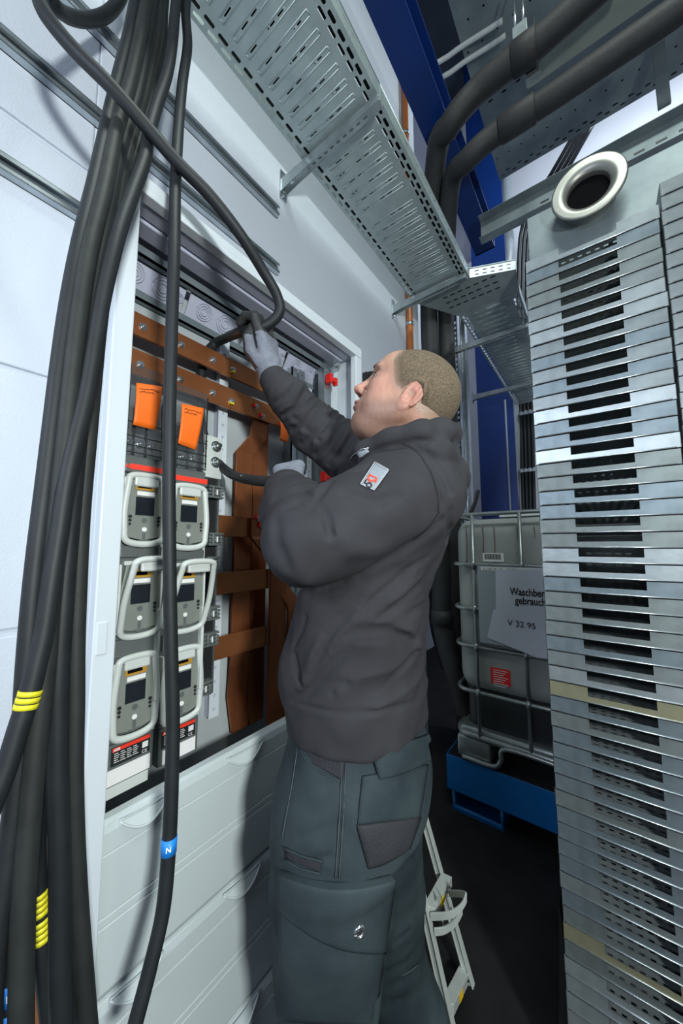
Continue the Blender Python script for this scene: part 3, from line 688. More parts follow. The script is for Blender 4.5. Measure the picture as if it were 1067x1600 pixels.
for k in range(NL):
    if k==0: o_=proto
    else: o_=copy_tree(proto)
    o_.location=(proto.location.x+random.uniform(-.0015,.0015),proto.location.y+random.uniform(-.001,.001),.015+k*PZ)
    if k in (9,24):
        for ch in o_.children:
            if ch.name.startswith('front_flange'): ch.data=ch.data.copy(); ch.data.materials[0]=tint_mat
        o_['label']='yellowish-tinted notched steel cassette %s in the left stack'%('low' if k==9 else 'about halfway up')
        del o_['group']
    if k==NL-1: o_['label']='topmost notched steel cassette of the left stack, below the round spigot'; del o_['group']
# vary sheen with a few copies of the galvanised finish
G2=[mat('galvanised_sheet_%s'%n,c,r,.72,0,16,.04,60,col2=c2,detail=6) for n,c,c2,r in (('cool',(.14,.18,.20),(.21,.26,.29),.46),('dull',(.145,.17,.17),(.205,.24,.24),.52),('bright',(.19,.22,.23),(.26,.30,.31),.44))]
for o_ in [x for x in bpy.data.objects if x.name.startswith('front_flange') and x.data.materials[0]!=tint_mat]:
    r=random.random()
    if r<.75: o_.data=o_.data.copy(); o_.data.materials[0]=G2[int(r*4)%3]
for k in range(0,57):
    o_=copy_tree(proto); o_.location=(proto.location.x+.3150+random.uniform(-.001,.001),proto.location.y,.030+k*PZ)
    o_['label']='galvanised steel cassette in the right-hand stack at the frame edge'; o_['group']='cassettes in the right stack'
bm=nb(); a=aty(872,1425,1.2); prism(bm,[(.885,1.17,0),(.914,1.17,0),(.914,1.17,.34),(.908,1.17,.44)],(0,.3,0)); obj('side_board',bm,'black',label='narrow dark board leaning against the foot of the metal stack',cat='board')
# ================================================================ TANK ON SPILL TRAY
t=thing('spill_tray',(.9,2.4,0),'blue steel spill tray with black grating under the tank','spill tray')
yT=1.93; a=aty(697,1177,yT); b_=aty(697,1230,yT); zt=a.z; zb=b_.z
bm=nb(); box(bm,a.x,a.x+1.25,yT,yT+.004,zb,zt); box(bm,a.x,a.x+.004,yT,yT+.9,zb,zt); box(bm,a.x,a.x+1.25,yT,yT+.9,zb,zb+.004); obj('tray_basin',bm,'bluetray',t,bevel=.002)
bm=nb()
for k in range(60): box(bm,a.x+.01,a.x+1.24,yT+.006+k*.015,yT+.010+k*.015,zt-.012,zt+.006)
for k in range(16): box(bm,a.x+.01+k*.08,a.x+.014+k*.08,yT+.006,yT+.89,zt-.014,zt+.002)
obj('grating',bm,'black',t)
for dx in (.03,.86):
    bm=nb(); c=aty(706,1235,yT); x0=a.x+dx; 
    tube(bm,[(x0,yT+.02,zb+.01),(x0,yT+.02,.012),(x0+.24,yT+.02,.012),(x0+.24,yT+.02,zb+.01)],.012,6)
    for x in (x0,x0+.24): box(bm,x-.004,x+.004,yT+.01,yT+.6,.0,zb)
    box(bm,x0,x0+.24,yT+.01,yT+.6,.0,.008); obj('fork_pocket',bm,'bluetray',t)
t=thing('liquid_tank',(.95,2.45,zt),'grey caged liquid tank with paper notices standing on the blue tray','liquid tank')
xa=aty(712,950,yT+.03).x; TZ=aty(705,806,yT).z; yF=yT+.03
def rbox(x0,x1,y0,y1,z0,z1,r,n=5):
    bm=nb(); box(bm,x0,x1,y0,y1,z0,z1); bmesh.ops.bevel(bm,geom=list(bm.edges),offset=r,segments=n,affect='EDGES',profile=.5)
    for f in bm.faces: f.smooth=True
    return bm
obj('tank_body',rbox(xa,xa+1.0,yF,yF+.85,zt+.34,TZ-.02,.09),'tank',t)
obj('tank_base',rbox(xa+.03,xa+.97,yF+.03,yF+.8,zt+.10,zt+.46,.06),'tankd',t)
# drip stains
bm=nb()
for k,(u,l) in enumerate(((727,60),(753,45),(771,80),(806,22),(833,20))):
    p=aty(u,820,yF-.001); q=aty(u+2,820+l,yF-.001); tube(bm,spline([p,p.lerp(q,.4)+Vector((.004,0,0)),q],4),.003,5,True,(1,.4))
obj('drip_stain',bm,mat('brown_drip',(.16,.13,.10),.5),t)
def ring(z,r=.011,name='cage_ring'):
    bm=nb(); x0,x1,y0,y1=xa-.012,xa+1.012,yF-.012,yF+.86; rr=.08; P=[]
    for cx,cy,a0 in ((x1-rr,y1-rr,0),(x0+rr,y1-rr,90),(x0+rr,y0+rr,180),(x1-rr,y0+rr,270)):
        for k in range(7): an=math.radians(a0+k*15); P.append((cx+rr*math.cos(an),cy+rr*math.sin(an),z))
    P.append(P[0]); tube(bm,P,r,8,False); obj(name,bm,'cage',t,smooth=True)
for v in (806,881,947,1003,1070): ring(aty(704,v,yF).z)
ring(aty(704,1136,yF).z,.018)
for k in range(5):
    x=aty(742,900,yF).x+k*.235
    if x>xa+1: break
    bm=nb(); tube(bm,[(x,yF-.018,aty(704,1136,yF).z),(x,yF-.018,aty(704,806,yF).z)],.009,8)
    for v in (881,947,1003,1070):
        z=aty(704,v,yF).z; tube(bm,[(x,yF-.022,z-.02),(x,yF-.022,z+.02)],[.011,.011],8)
    obj('cage_upright',bm,'cage',t,smooth=True)
# pallet base: corner foot and bent tube
z0=zt+.006
obj('pallet_foot',rbox(xa-.01,xa+.16,yF-.02,yF+.12,z0,z0+.11,.012,2),'cage',t)
obj('pallet_foot',rbox(xa+.84,xa+1.0,yF-.02,yF+.12,z0,z0+.11,.012,2),'cage',t)
bm=nb(); tube(bm,spline([(xa+.02,yF-.03,z0+.012),(xa+.17,yF-.03,z0+.012),(xa+.21,yF-.03,z0+.05),(xa+.24,yF-.03,z0+.115),(xa+.5,yF-.03,z0+.115),(xa+.75,yF-.03,z0+.115),(xa+.8,yF-.03,z0+.02)],5),.012,8); obj('pallet_runner',bm,'cage',t,smooth=True)
obj('pallet_rim',rbox(xa+.0,xa+1.0,yF-.01,yF+.8,zt+.115,zt+.165,.02,3),'cage',t)
# sign plate
p0=aty(745,884,yF-.035); p1=aty(745,1003,yF-.035)
bm=nb(); box(bm,p0.x,p0.x+.50,yF-.034,yF-.031,p1.z,p0.z); sp=obj('sign_plate',bm,'plate',t,bevel=.002)
bm=nb(); box(bm,p0.x+.02,p0.x+.46,yF-.0352,yF-.0345,p0.z-.022,p0.z-.004); obj('text_strip',bm,'label',sp)
bm=text_bm('X 2 60 1X1 20 - 1.8/100',.016,(p0.x+.03,yF-.0358,p0.z-.019),X_,Z_,.0002); obj('lettering',bm,'ink',sp)
def sheet(pxs,y,label):
    P=[aty(u,v,y) for u,v in pxs]; bm=nb(); prism(bm,P,(0,.0008,0)); bmesh.ops.recalc_face_normals(bm,faces=bm.faces); return obj('paper_notice',bm,'paper',label=label,cat='paper sheet')
y2=yF-.038
s2=sheet(((771,952),(875,975),(884,1032),(840,1028),(761,996)),y2,'lower creased white paper with handwritten number on the tank')
s1=sheet(((774,890),(880,890),(880,987),(775,962)),y2-.0012,'upper white paper notice printed in bold black on the tank')
c=aty(797,929,y2-.002); bm=text_bm('Waschbenzin',.050,c,X_,Z_,.0003,.0013,.73); obj('lettering',bm,'ink',s1)
c=aty(805,943,y2-.002); bm=text_bm('gebraucht',.050,c,X_,Z_,.0003,.0013,.73); obj('lettering',bm,'ink',s1)
c=aty(793,977,y2-.002); bm=text_bm('V 32 95',.040,c,(1,0,-.02),Z_,.0003); obj('lettering',bm,'ink',s2)
p=aty(754,864,yF-.004); q=aty(787,878,yF-.004)
bm=nb(); box(bm,p.x,q.x,yF-.003,yF-.001,q.z,p.z); o_=obj('barcode_label',bm,'label',t)
bm=nb()
for k in range(18): box(bm,p.x+.01+k*(q.x-p.x-.02)/18,p.x+.01+k*(q.x-p.x-.02)/18+(.002 if k%3 else .0035),yF-.0042,yF-.0032,q.z+.012,p.z-.004)
obj('barcode',bm,'ink',o_)
p=aty(766,1042,yF-.004); q=aty(798,1074,yF-.004)
bm=nb(); box(bm,p.x,q.x,yF-.003,yF-.001,q.z,p.z); o_=obj('red_label',bm,'red',t)
bm=nb()
for k in range(8): box(bm,p.x+.012,q.x-.012-.01*(k%3),yF-.0042,yF-.0032,p.z-.012-k*.011,p.z-.009-k*.011)
obj('fine_print',bm,'label',o_)
bm=nb(); c=aty(835,797,yF+.3); box(bm,c.x-.18,c.x+.5,yF+.25,yF+.5,TZ+.001,TZ+.03); obj('white_panel_strip',bm,'handle',label='white board edge lying on top of the tank',cat='board')
# ================================================================ LADDER
t=thing('step_ladder',(.72,1.1,0),'light grey aluminium step ladder standing behind the worker\'s legs','ladder')
yn,yf=1.08,1.20
def stile(pa,pb,y,wd=.022,name='stile'):
    a=aty(*pa,y); b=aty(*pb,y); d=(b-a); k=(a.z-0.0)/(a.z-b.z); e=a+d*k; 
    bm=nb(); bar(bm,a,e,.012,wd,up=(1,0,0)); bar(bm,a+Vector((wd*.45,0,0)),e+Vector((wd*.45,0,0)),.02,.004,up=(1,0,0)); bar(bm,a-Vector((wd*.45,0,0)),e-Vector((wd*.45,0,0)),.02,.004,up=(1,0,0))
    return obj(name,bm,'alu',t,bevel=.001)
stile((632,1280),(700,1585),yn); stile((652,1240),(727,1510),yf+.04)
stile((628,1395),(668,1600),yn+.02,.014,'rear_stile')
for (pa,pb) in (((662,1412),(690,1362)),((690,1560),(718,1506))):
    a=aty(*pa,yn); b=aty(*pb,yf+.04); bm=nb(); 
    v=(b-a); n_=Vector((.03,.015,-.01))
    prism(bm,[a,b,b+n_,a+n_],(0,0,-.03)); bmesh.ops.recalc_face_normals(bm,faces=bm.faces); tr=obj('tread',bm,'alu',t,bevel=.002)
    bm=nb(); a2=a.lerp(b,.28)+n_*1.02; b2=a.lerp(b,.5)+n_*1.02; prism(bm,[a2+Vector((0,0,-.004)),b2+Vector((0,0,-.004)),b2+Vector((0,0,-.026)),a2+Vector((0,0,-.026))],(.001,-.001,0)); bmesh.ops.recalc_face_normals(bm,faces=bm.faces); obj('yellow_sticker',bm,'yellow2',tr)
    bm=nb(); c=a.lerp(b,.8)+n_*1.02; disc(bm,c+Vector((0,0,-.014)),(1,-1,0),.004,.0015,10); obj('bolt_hole',bm,'black',tr)
def hoop(pts,name='brace_hoop',y=None,r=.007):
    S=spline(pts,6); bm=nb(); h_=r*1.5; th=r*.35; L_=[]
    for i,q in enumerate(S):
        d=(S[min(i+1,len(S)-1)]-S[max(i-1,0)]); s_=d.cross(Z_); s_=s_.normalized() if s_.length>1e-6 else X_.copy()
        L_.append([bm.verts.new(q+s_*a*th+Z_*b*h_) for a,b in ((-1,-1),(1,-1),(1,1),(-1,1))])
    for i in range(len(S)-1):
        for k in range(4): bm.faces.new((L_[i][k],L_[i][(k+1)%4],L_[i+1][(k+1)%4],L_[i+1][k]))
    bm.faces.new(L_[0]); bm.faces.new(L_[-1][::-1]); bmesh.ops.recalc_face_normals(bm,faces=bm.faces)
    obj(name,bm,'alu',t,bevel=.001)
hoop([aty(672,1432,yn),aty(700,1430,yn+.02),aty(718,1420,yn+.04),aty(728,1403,yn+.06),aty(722,1397,yn+.08),aty(700,1396,yf),aty(688,1395,yf+.03)])
hoop([aty(678,1456,yn),aty(695,1453,yn+.02),aty(712,1440,yn+.04),aty(722,1422,yn+.06)])
for pts in ([(690,1430),(694,1452)],[(700,1400),(706,1424)],[(688,1402),(676,1416)]):
    hoop([aty(*p,yn+.04) for p in pts]+[aty(*pts[-1],yn+.045)],'hoop_strut',r=.005)
hoop([aty(628,1380,yn),aty(640,1400,yn),aty(646,1425,yn),aty(655,1450,yn),aty(662,1455,yn)],'side_brace')
hoop([aty(655,1498,yn),aty(668,1512,yn),aty(674,1530,yn),aty(680,1560,yn)],'side_brace')
# ================================================================ CABLES
def lerpx(v,k): # distance of the hanging bunch from the wall, by height in the picture
    t=max(0,min(1,v/420)); return .19+(.335-.19)*(t*t*(3-2*t))+.055*max(0,min(1,(v-420)/1200))+k
def pcable(pts,k,r,label,m='cable',markers=(),group=None):
    P=[atx(u,v,lerpx(v,k)) for u,v in pts]; S=spline(P,6)
    for p in S: p.z=max(p.z,r)
    t=thing('power_cable',S[0],label,'cable',group)
    bm=nb(); tube(bm,S,r,12); obj('cable_sheath',bm,m,t,smooth=True)
    for (u,v,col,n,nm) in markers:
        c=atx(u,v,lerpx(v,k)); i=min(range(1,len(S)-1),key=lambda j:(S[j]-c).length); d=(S[i+1]-S[i-1]).normalized(); base=S[i]
        # exact foot point
        for j in range(n):
            o0=base+d*(j-(n-1)/2)*.0085*(1 if n>1 else 1); hh=.0033 if n>1 else .013
            bm=nb(); tube(bm,[o0-d*hh,o0+d*hh],r*1.09,14); ob=obj(nm,bm,col,t,smooth=True)
        if col=='bluetag':
            tw=(Vector(CAM)-base); tw-=d*tw.dot(d); tw.normalize(); sx=(-d).cross(tw) if False else d.cross(tw)
            if sx.dot(Vector(CR))<0: sx=-sx
            bm=text_bm('N',.012,base+tw*(r*1.1)-sx*.005+(-d if d.z<0 else d)*-.004,sx,(-d if d.z<0 else d),.0003,.0004); obj('lettering',bm,'label',t)
    return t
TOPY=-60
R0=.0135
pcable([(222,-60),(212,0),(200,60),(184,125),(170,185),(148,285),(124,385),(106,480),(92,580),(80,680),(68,780),(57,870),(48,960),(41,1050),(35,1150),(24,1250),(10,1360),(-6,1460),(-15,1560),(-18,1650)],.0,R0,'leftmost hanging black cable, closest to the block wall')
pcable([(236,-60),(228,5),(216,70),(203,130),(183,200),(165,290),(140,390),(124,490),(112,590),(102,690),(92,790),(84,880),(76,960),(70,1040),(60,1130),(50,1230),(42,1330),(36,1430),(34,1520),(33,1620)],.012,R0*1.05,'black cable beside the leftmost one, running to the bottom left corner',m='cable2')
pcable([(246,-60),(240,5),(228,80),(214,150),(190,225),(172,310),(154,400),(140,500),(130,600),(120,700),(112,790),(104,880),(98,960),(92,1050),(90,1130),(90,1220),(93,1320),(94,1430),(94,1520),(97,1620)],-.02,R0*1.1,'thick black cable dropping to the bottom between two yellow-banded ones')
pcable([(258,-60),(250,5),(246,60),(230,130),(206,210),(184,300),(170,400),(156,500),(146,600),(137,700),(128,800),(123,900),(119,1000),(118,1100),(116,1200),(118,1310),(124,1425),(132,1530),(140,1630)],-.035,R0*1.02,'black cable nearest the cabinet post, sweeping right at the bottom',m='cable2')
pcable([(286,-60),(275,5),(270,60),(262,112),(245,165),(232,212),(226,250),(208,300),(190,350),(176,400),(160,470),(147,549),(135,619),(118,689),(104,755),(93,830),(82,900),(70,983),(57,1040),(46,1085),(30,1135),(12,1194),(-6,1240),(-25,1290)],.022,R0*.98,'front diagonal black cable with yellow bands, leaving at the left edge',markers=((45,1090,'yellow',3,'yellow_band'),))
pcable([(228,-60),(236,20),(234,60),(222,110),(212,160),(196,230),(182,330),(160,430),(146,520),(134,620),(122,720),(112,830),(104,940),(103,1050),(104,1150),(106,1260),(109,1380),(111,1500),(113,1630)],-.055,R0*.95,'black cable hidden between the bunch, just left of the cabinet post')
pcable([(262,-60),(256,10),(252,80),(236,150),(214,230),(176,330),(150,440),(130,560),(112,680),(98,800),(86,900),(76,1000),(68,1100),(62,1200),(57,1300),(58,1370),(64,1450),(72,1530),(82,1630)],-.05,R0*.95,'rear black cable with two yellow band groups near the floor',markers=((60,1412,'yellow',4,'yellow_band'),(65,1446,'yellow',4,'yellow_band')))
pcable([(242,-60),(235,5),(222,90),(205,170),(176,270),(140,380),(116,500),(98,640),(82,800),(66,950),(54,1100),(42,1250),(28,1370),(20,1480),(17,1545),(16,1590),(15,1640)],-.045,R0*.95,'rear black cable with blue number sleeves at the bottom left',markers=((17,1545,'bluetag',1,'blue_sleeve'),(17,1588,'bluetag',1,'blue_sleeve')))
pcable([(296,-30),(290,15),(293,70),(285,130),(279,200),(274,290),(272,400),(268,520),(265,640),(264,760),(265,880),(267,1000),(270,1120),(268,1230),(264,1320),(255,1420),(235,1510),(210,1605),(190,1680)],.015,.0125,'single black cable hanging in front of the fuse strips with a blue sleeve',markers=((264,1313,'bluetag',1,'blue_sleeve'),))
# the cable being pulled in
pts=[(200,-60,1.02),(192,-12,.98),(170,20,.94),(138,31,.88),(105,24,.80),(84,6,.74),(74,-16,.72),(62,-14,.70),(66,12,.69),(84,40,.69),(120,82,.70),(172,134,.72),(233,203,.76),(280,257,.79),(328,306,.83),(375,366,.88),(412,425,.94),(432,460,.97),(437,486,.985),(422,505,.99),(398,515,.99),(376,519,1.01),(356,527,-.125),(336,537,-.052),(321,556,-.045),(314,590,-.045),(312,630,-.045),(316,670,-.05),(327,703,-.065),(345,728,-.11),(368,744,1.04),(395,750,.955),(420,752,.90),(436,752,.88)]
S=spline([atd(*p) if p[2]>0 else atx(p[0],p[1],-p[2]) for p in pts],6); t=thing('power_cable',S[0],'long looping black cable the worker pulls into the cabinet with both hands','cable')
bm=nb(); tube(bm,S,.0145,14); obj('cable_sheath',bm,'cable',t,smooth=True)
for (u,v,dd) in ((362,741,1.065),(380,748,1.0)):
    c=atd(u,v-4,dd-.012); bm=nb()
    for k in range(5): disc(bm,c+Vector((.001*k,.004*k-.008,.002*(k%2))),-Vector(CF),.0012,.001,6)
    obj('cable_print',bm,'label',t)
for k in range(9):
    x=.165+.037*k; bm=nb(); pts=[(x+random.uniform(-.005,.005),y,3.066+(.0 if k%2 else .002)) for y in (-.58,0,.6,1.2,1.7,2.05)]
    tube(bm,spline(pts,4),.0155,8); obj('tray_cable',bm,'cable',smooth=True,label='black cable lying lengthwise in the long cable tray overhead',cat='cable',group='black cables lying in the long tray')
# copper terminal assembly behind the cables, bottom left
t=thing('copper_terminal_block',(.05,.17,.3),'copper bars with bolts on a perforated rail behind the hanging cables, bottom left','terminal')
a=atx(68,1240,.06); b_=atx(70,1345,.06)
hs=[(.012,.024,.02+k*.03,.032+k*.03) for k in range(12)]
bm=perf((.06,a.y-.02,b_.z),Y_,Z_,.036,.40,hs,.3); obj('perforated_rail',bm,'galv',t,solid=.002)
for v in (1372,1560):
    c=atx(62,v,.07); bm=nb(); box(bm,.06,.075,c.y-.06,c.y+.09,c.z-.05,c.z+.045); q=obj('copper_bar',bm,'copper',t,bevel=.001)
    bm=nb(); hexbolt(bm,(.075,c.y+.035,c.z),X_,.012,.012); obj('bolt',bm,'zinc',q)
bm=nb(); c=atx(5,1325,.02); box(bm,0,.02,c.y-.4,c.y+.02,c.z-.012,c.z+.012); obj('black_strip',bm,'black',label='black strip on the wall behind the cables at the left edge',cat='strip')
# small black pins right of the cabinet
for k in range(3):
    c=atx(570+k*6,590-k*1,.012); bm=nb(); box(bm,0,.03,c.y-.008,c.y+.008,c.z-.03,c.z+.028); obj('rail_clip',bm,'black',label='small black clip in the row on the wall in front of the worker\'s brow',cat='clip',group='black clips right of the cabinet')
# ================================================================ PERSON (implicit surfaces meshed on a rectilinear grid)
def surface_nets(xs,ys,zs,F):
    nx,ny,nz=F.shape; S=F<0
    pos=np.zeros((nx-1,ny-1,nz-1,3),np.float32); cnt=np.zeros((nx-1,ny-1,nz-1),np.int16)
    ax=[np.asarray(a,np.float32) for a in (xs,ys,zs)]
    quads=[]
    idx=-np.ones((nx-1,ny-1,nz-1),np.int64)
    edges=[]
    for a in range(3):
        A=[slice(None)]*3; B=[slice(None)]*3; A[a]=slice(0,-1); B[a]=slice(1,None)
        f0=F[tuple(A)]; f1=F[tuple(B)]; I=np.argwhere((f0<0)!=(f1<0))
        v0=f0[tuple(I.T)]; v1=f1[tuple(I.T)]; t=v0/(v0-v1)
        p=np.stack([ax[k][I[:,k]] for k in range(3)],1); p[:,a]+=t*(ax[a][I[:,a]+1]-ax[a][I[:,a]])
        b,c=[k for k in range(3) if k!=a]
        for db in (0,-1):
            for dc in (0,-1):
                J=I.copy(); J[:,b]+=db; J[:,c]+=dc
                ok=(J[:,b]>=0)&(J[:,b]<F.shape[b]-1)&(J[:,c]>=0)&(J[:,c]<F.shape[c]-1)
                J=J[ok]; np.add.at(pos,tuple(J.T),p[ok]); np.add.at(cnt,tuple(J.T),1)
        edges.append((a,b,c,I,v0<0))
    M_=cnt>0; n=int(M_.sum()); idx[M_]=np.arange(n); V=pos[M_]/cnt[M_][:,None]
    for a,b,c,I,neg in edges:
        ok=(I[:,b]>0)&(I[:,c]>0)&(I[:,b]<F.shape[b]-1)&(I[:,c]<F.shape[c]-1); I=I[ok]; ng=neg[ok]
        def q(db,dc):
            J=I.copy(); J[:,b]+=db; J[:,c]+=dc; return idx[tuple(J.T)]
        Q=np.stack([q(-1,-1),q(0,-1),q(0,0),q(-1,0)],1)
        flip=ng if a!=1 else ~ng
        Q[~flip]=Q[~flip][:,::-1]; quads.append(Q)
    return V,np.concatenate(quads)
class Grid:
    def __init__(s,xs,ys,zs):
        s.ax=[np.asarray(a,np.float32) for a in (xs,ys,zs)]
        s.X=s.ax[0][:,None,None]; s.Y=s.ax[1][None,:,None]; s.Z=s.ax[2][None,None,:]
    def sub(s,c,r):
        sl=[]
        for k in range(3):
            i0=int(np.searchsorted(s.ax[k],c[k]-r)); i1=int(np.searchsorted(s.ax[k],c[k]+r)); sl.append(slice(i0,i1))
        return tuple(sl)
    def pts(s,sl): return s.ax[0][sl[0]][:,None,None],s.ax[1][sl[1]][None,:,None],s.ax[2][sl[2]][None,None,:]
class PG:  # bare points with the same interface
    def __init__(s,P): P=np.asarray(P,np.float64).reshape(-1,3); s.X,s.Y,s.Z=P[:,0],P[:,1],P[:,2]
def smin(a,b,k):
    h=np.clip(.5+.5*(b-a)/k,0,1); return b+(a-b)*h-k*h*(1-h)
def smax(a,b,k): return -smin(-a,-b,k)
def cap(g,a,b,r1,r2):
    a=np.array(a,float); b=np.array(b,float); d=b-a; L=d@d
    x,y,z=g.X-a[0],g.Y-a[1],g.Z-a[2]
    t=np.clip((x*d[0]+y*d[1]+z*d[2])/L,0,1)
    return np.sqrt((x-t*d[0])**2+(y-t*d[1])**2+(z-t*d[2])**2)-(r1+(r2-r1)*t)
def ell(g,c,r,B=None):
    x,y,z=g.X-c[0],g.Y-c[1],g.Z-c[2]
    if B is not None:
        B=np.array(B); x,y,z=(x*B[0][0]+y*B[0][1]+z*B[0][2]),(x*B[1][0]+y*B[1][1]+z*B[1][2]),(x*B[2][0]+y*B[2][1]+z*B[2][2])
    k=np.sqrt((x/r[0])**2+(y/r[1])**2+(z/r[2])**2); k2=np.sqrt((x/r[0]**2)**2+(y/r[1]**2)**2+(z/r[2]**2)**2)+1e-9
    return k*(k-1)/k2
class Stack:
    """elliptical cross-sections stacked in z: (point, a lateral, b front-back, heading deg)"""
    def __init__(s,secs,grow=0):
        secs=sorted(secs,key=lambda q:q[0][2]); s.z=np.array([q[0][2] for q in secs]); s.cx=np.array([q[0][0] for q in secs]); s.cy=np.array([q[0][1] for q in secs])
        s.a=np.array([q[1] for q in secs]); s.b=np.array([q[2] for q in secs]); s.h=np.radians([q[3] for q in secs])
    def __call__(s,g,grow=0,z0=None,z1=None,p=2.3):
        Z=g.Z; I=lambda v: np.interp(Z.ravel(),s.z,v).reshape(Z.shape)
        cx,cy,a,b,h=I(s.cx),I(s.cy),I(s.a)+grow,I(s.b)+grow,I(s.h)
        x=g.X-cx; y=g.Y-cy; f=-(x*np.cos(h)+y*np.sin(h)); l=-x*np.sin(h)+y*np.cos(h)
        k=(np.abs(l/a)**p+np.abs(f/b)**p+1e-9)**(1/p); d=(k-1)*np.minimum(a,b)
        z0=s.z[0] if z0 is None else z0; z1=s.z[-1] if z1 is None else z1
        return smax(smax(d,z0-Z,.012),Z-z1,.03)
# ---- joints
LS=atd(655,772,.765); LE=atd(480,846,.655); LW=atd(450,768,.835); LH=atd(452,748,.89)
RS=atd(600,748,.99); RE=atd(494,672,1.06); RW=atd(424,590,1.005); RH=atd(408,540,.995)
HO=np.array(atd(639,616,.83))
fd=np.array([-.83,-.555,0]); fd/=np.linalg.norm(fd); zt_=np.array([0,0,1.]); tl=math.radians(22)
hx=fd*math.cos(tl)+zt_*math.sin(tl); hy=np.cross(zt_,fd); hz=np.cross(hx,hy); HB=np.array([hx,hy,hz])
def H(p): return Vector(HO+p[0]*hx+p[1]*hy+p[2]*hz)
SEC=[(atd(562,1123,.835),.184,.150,2),(atd(556,1020,.845),.180,.160,5),(atd(572,925,.85),.178,.148,9),
     (atd(602,850,.86),.185,.148,13),(atd(620,785,.865),.190,.130,17),(atd(630,725,.865),.155,.105,20),(atd(645,688,.86),.09,.09,20)]
torso=Stack(SEC)
NB=atd(655,700,.84); NT=H((-.035,0,-.055))
def head_sdf(g):
    x_,y_,z_=g.X-HO[0],g.Y-HO[1],g.Z-HO[2]
    class L: pass
    l=L(); l.X=x_*hx[0]+y_*hx[1]+z_*hx[2]; l.Y=x_*hy[0]+y_*hy[1]+z_*hy[2]; l.Z=x_*hz[0]+y_*hz[1]+z_*hz[2]
    e=lambda c,r,B=None: ell(l,c,r,B); c_=lambda a,b,r1,r2: cap(l,a,b,r1,r2)
    d=e((-.012,0,.014),(.102,.077,.090)); d=smin(d,e((-.046,0,-.005),(.062,.066,.072)),.03)
    d=smin(d,e((.052,0,.024),(.040,.056,.052)),.03)
    d=smin(d,e((.030,0,-.050),(.066,.060,.072)),.03)
    for s in (-1,1):
        d=smin(d,c_((.000,s*.056,-.066),(.066,s*.024,-.108),.022,.022),.03)
        d=smin(d,e((.066,s*.040,-.030),(.024,.020,.024)),.02)      # cheekbone
        d=smin(d,e((.055,s*.036,-.070),(.034,.026,.034)),.02)
    d=smin(d,e((.080,0,-.107),(.025,.030,.023)),.020); d=smin(d,e((.045,0,-.118),(.045,.04,.026)),.02)
    d=smin(d,e((.090,0,-.072),(.018,.030,.026)),.02)   # muzzle
    for s in (-1,1):
        d=smin(d,e((.084,s*.026,.022),(.012,.022,.008)),.012)     # brow
        d=smax(d,-e((.098,s*.032,.001),(.020,.016,.012)),.012)
        d=smin(d,e((.0745,s*.032,.000),(.0155,.0165,.0130)),.004)  # lids
        d=smax(d,-e((.091,s*.033,-.0005),(.006,.011,.0038)),.002)
        d=smin(d,e((.107,s*.0115,-.038),(.0095,.0065,.008)),.006)
        d=smax(d,-e((.110,s*.0080,-.0450),(.0060,.0036,.0045)),.003)
    d=smin(d,c_((.090,0,.010),(.116,0,-.029),.0075,.0105),.012); d=smin(d,e((.119,0,-.032),(.0095,.0105,.009)),.006)
    d=smin(d,e((.1065,0,-.0665),(.0080,.022,.0050)),.004); d=smin(d,e((.1045,0,-.0775),(.0090,.020,.0058)),.004)
    d=smax(d,-e((.116,0,-.0718),(.012,.026,.0016)),.003)
    d=smax(d,-e((.109,0,-.0895),(.009,.022,.006)),.006)
    # ears
    for s in (-1,1):
        ua=np.array([-.27,0,.96]); ua/=np.linalg.norm(ua); fa=np.array([.90,-.30*s,.25]); fa-=ua*(fa@ua); fa/=np.linalg.norm(fa); na=np.cross(ua,fa)*s; 
        if na[1]*s<0: na=-na
        B=(fa,na,ua); c0=np.array([-.012,s*.0765,-.034])
        ear=e(c0,(.0205,.0065,.0345),B); ear=smin(ear,e(c0+ua*-.032+fa*.006,(.010,.006,.011),B),.008)
        rim=None
        for t0 in range(-50,231,20):
            t=math.radians(t0); p=c0-fa*.0185*math.cos(t)*1+ua*.033*math.sin(t)+na*.0035
            if rim is not None:
                q=c_(lastp,p,.0036,.0036); ear=smin(ear,q,.003)
            lastp=p; rim=1
        ear=smax(ear,-e(c0+na*.0065+fa*.004-ua*.006,(.0115,.0075,.0165),B),.003)
        ear=smax(ear,-e(c0+na*.0075-fa*.004+ua*.018,(.0085,.0052,.012),B),.003)
        ear=smin(ear,e(c0+fa*.013-ua*.008,(.005,.006,.007),B),.004)
        ear=smin(ear,c_(c0-fa*.007+ua*.016+na*.003,c0-fa*.009-ua*.014+na*.003,.003,.003),.003)
        d=smin(d,ear,.006)
    return d,l
def tcap(g,pts,rs,k=.03):
    d=None
    for (a,b,r1,r2) in zip(pts[:-1],pts[1:],rs[:-1],rs[1:]):
        c=cap(g,a,b,r1,r2); d=c if d is None else smin(d,c,k)
    return d
# legs
HL=atd(520,1265,.765); HR=atd(585,1265,.93)
KL=atd(513,1500,.745); KR=atd(603,1500,.965)
AL=Vector((KL.x+.02,KL.y-.01,.10)); AR=Vector((KR.x+.07,KR.y+.03,.10))
KL2=KL+(AL-KL)*.12; KR2=KR+(AR-KR)*.12
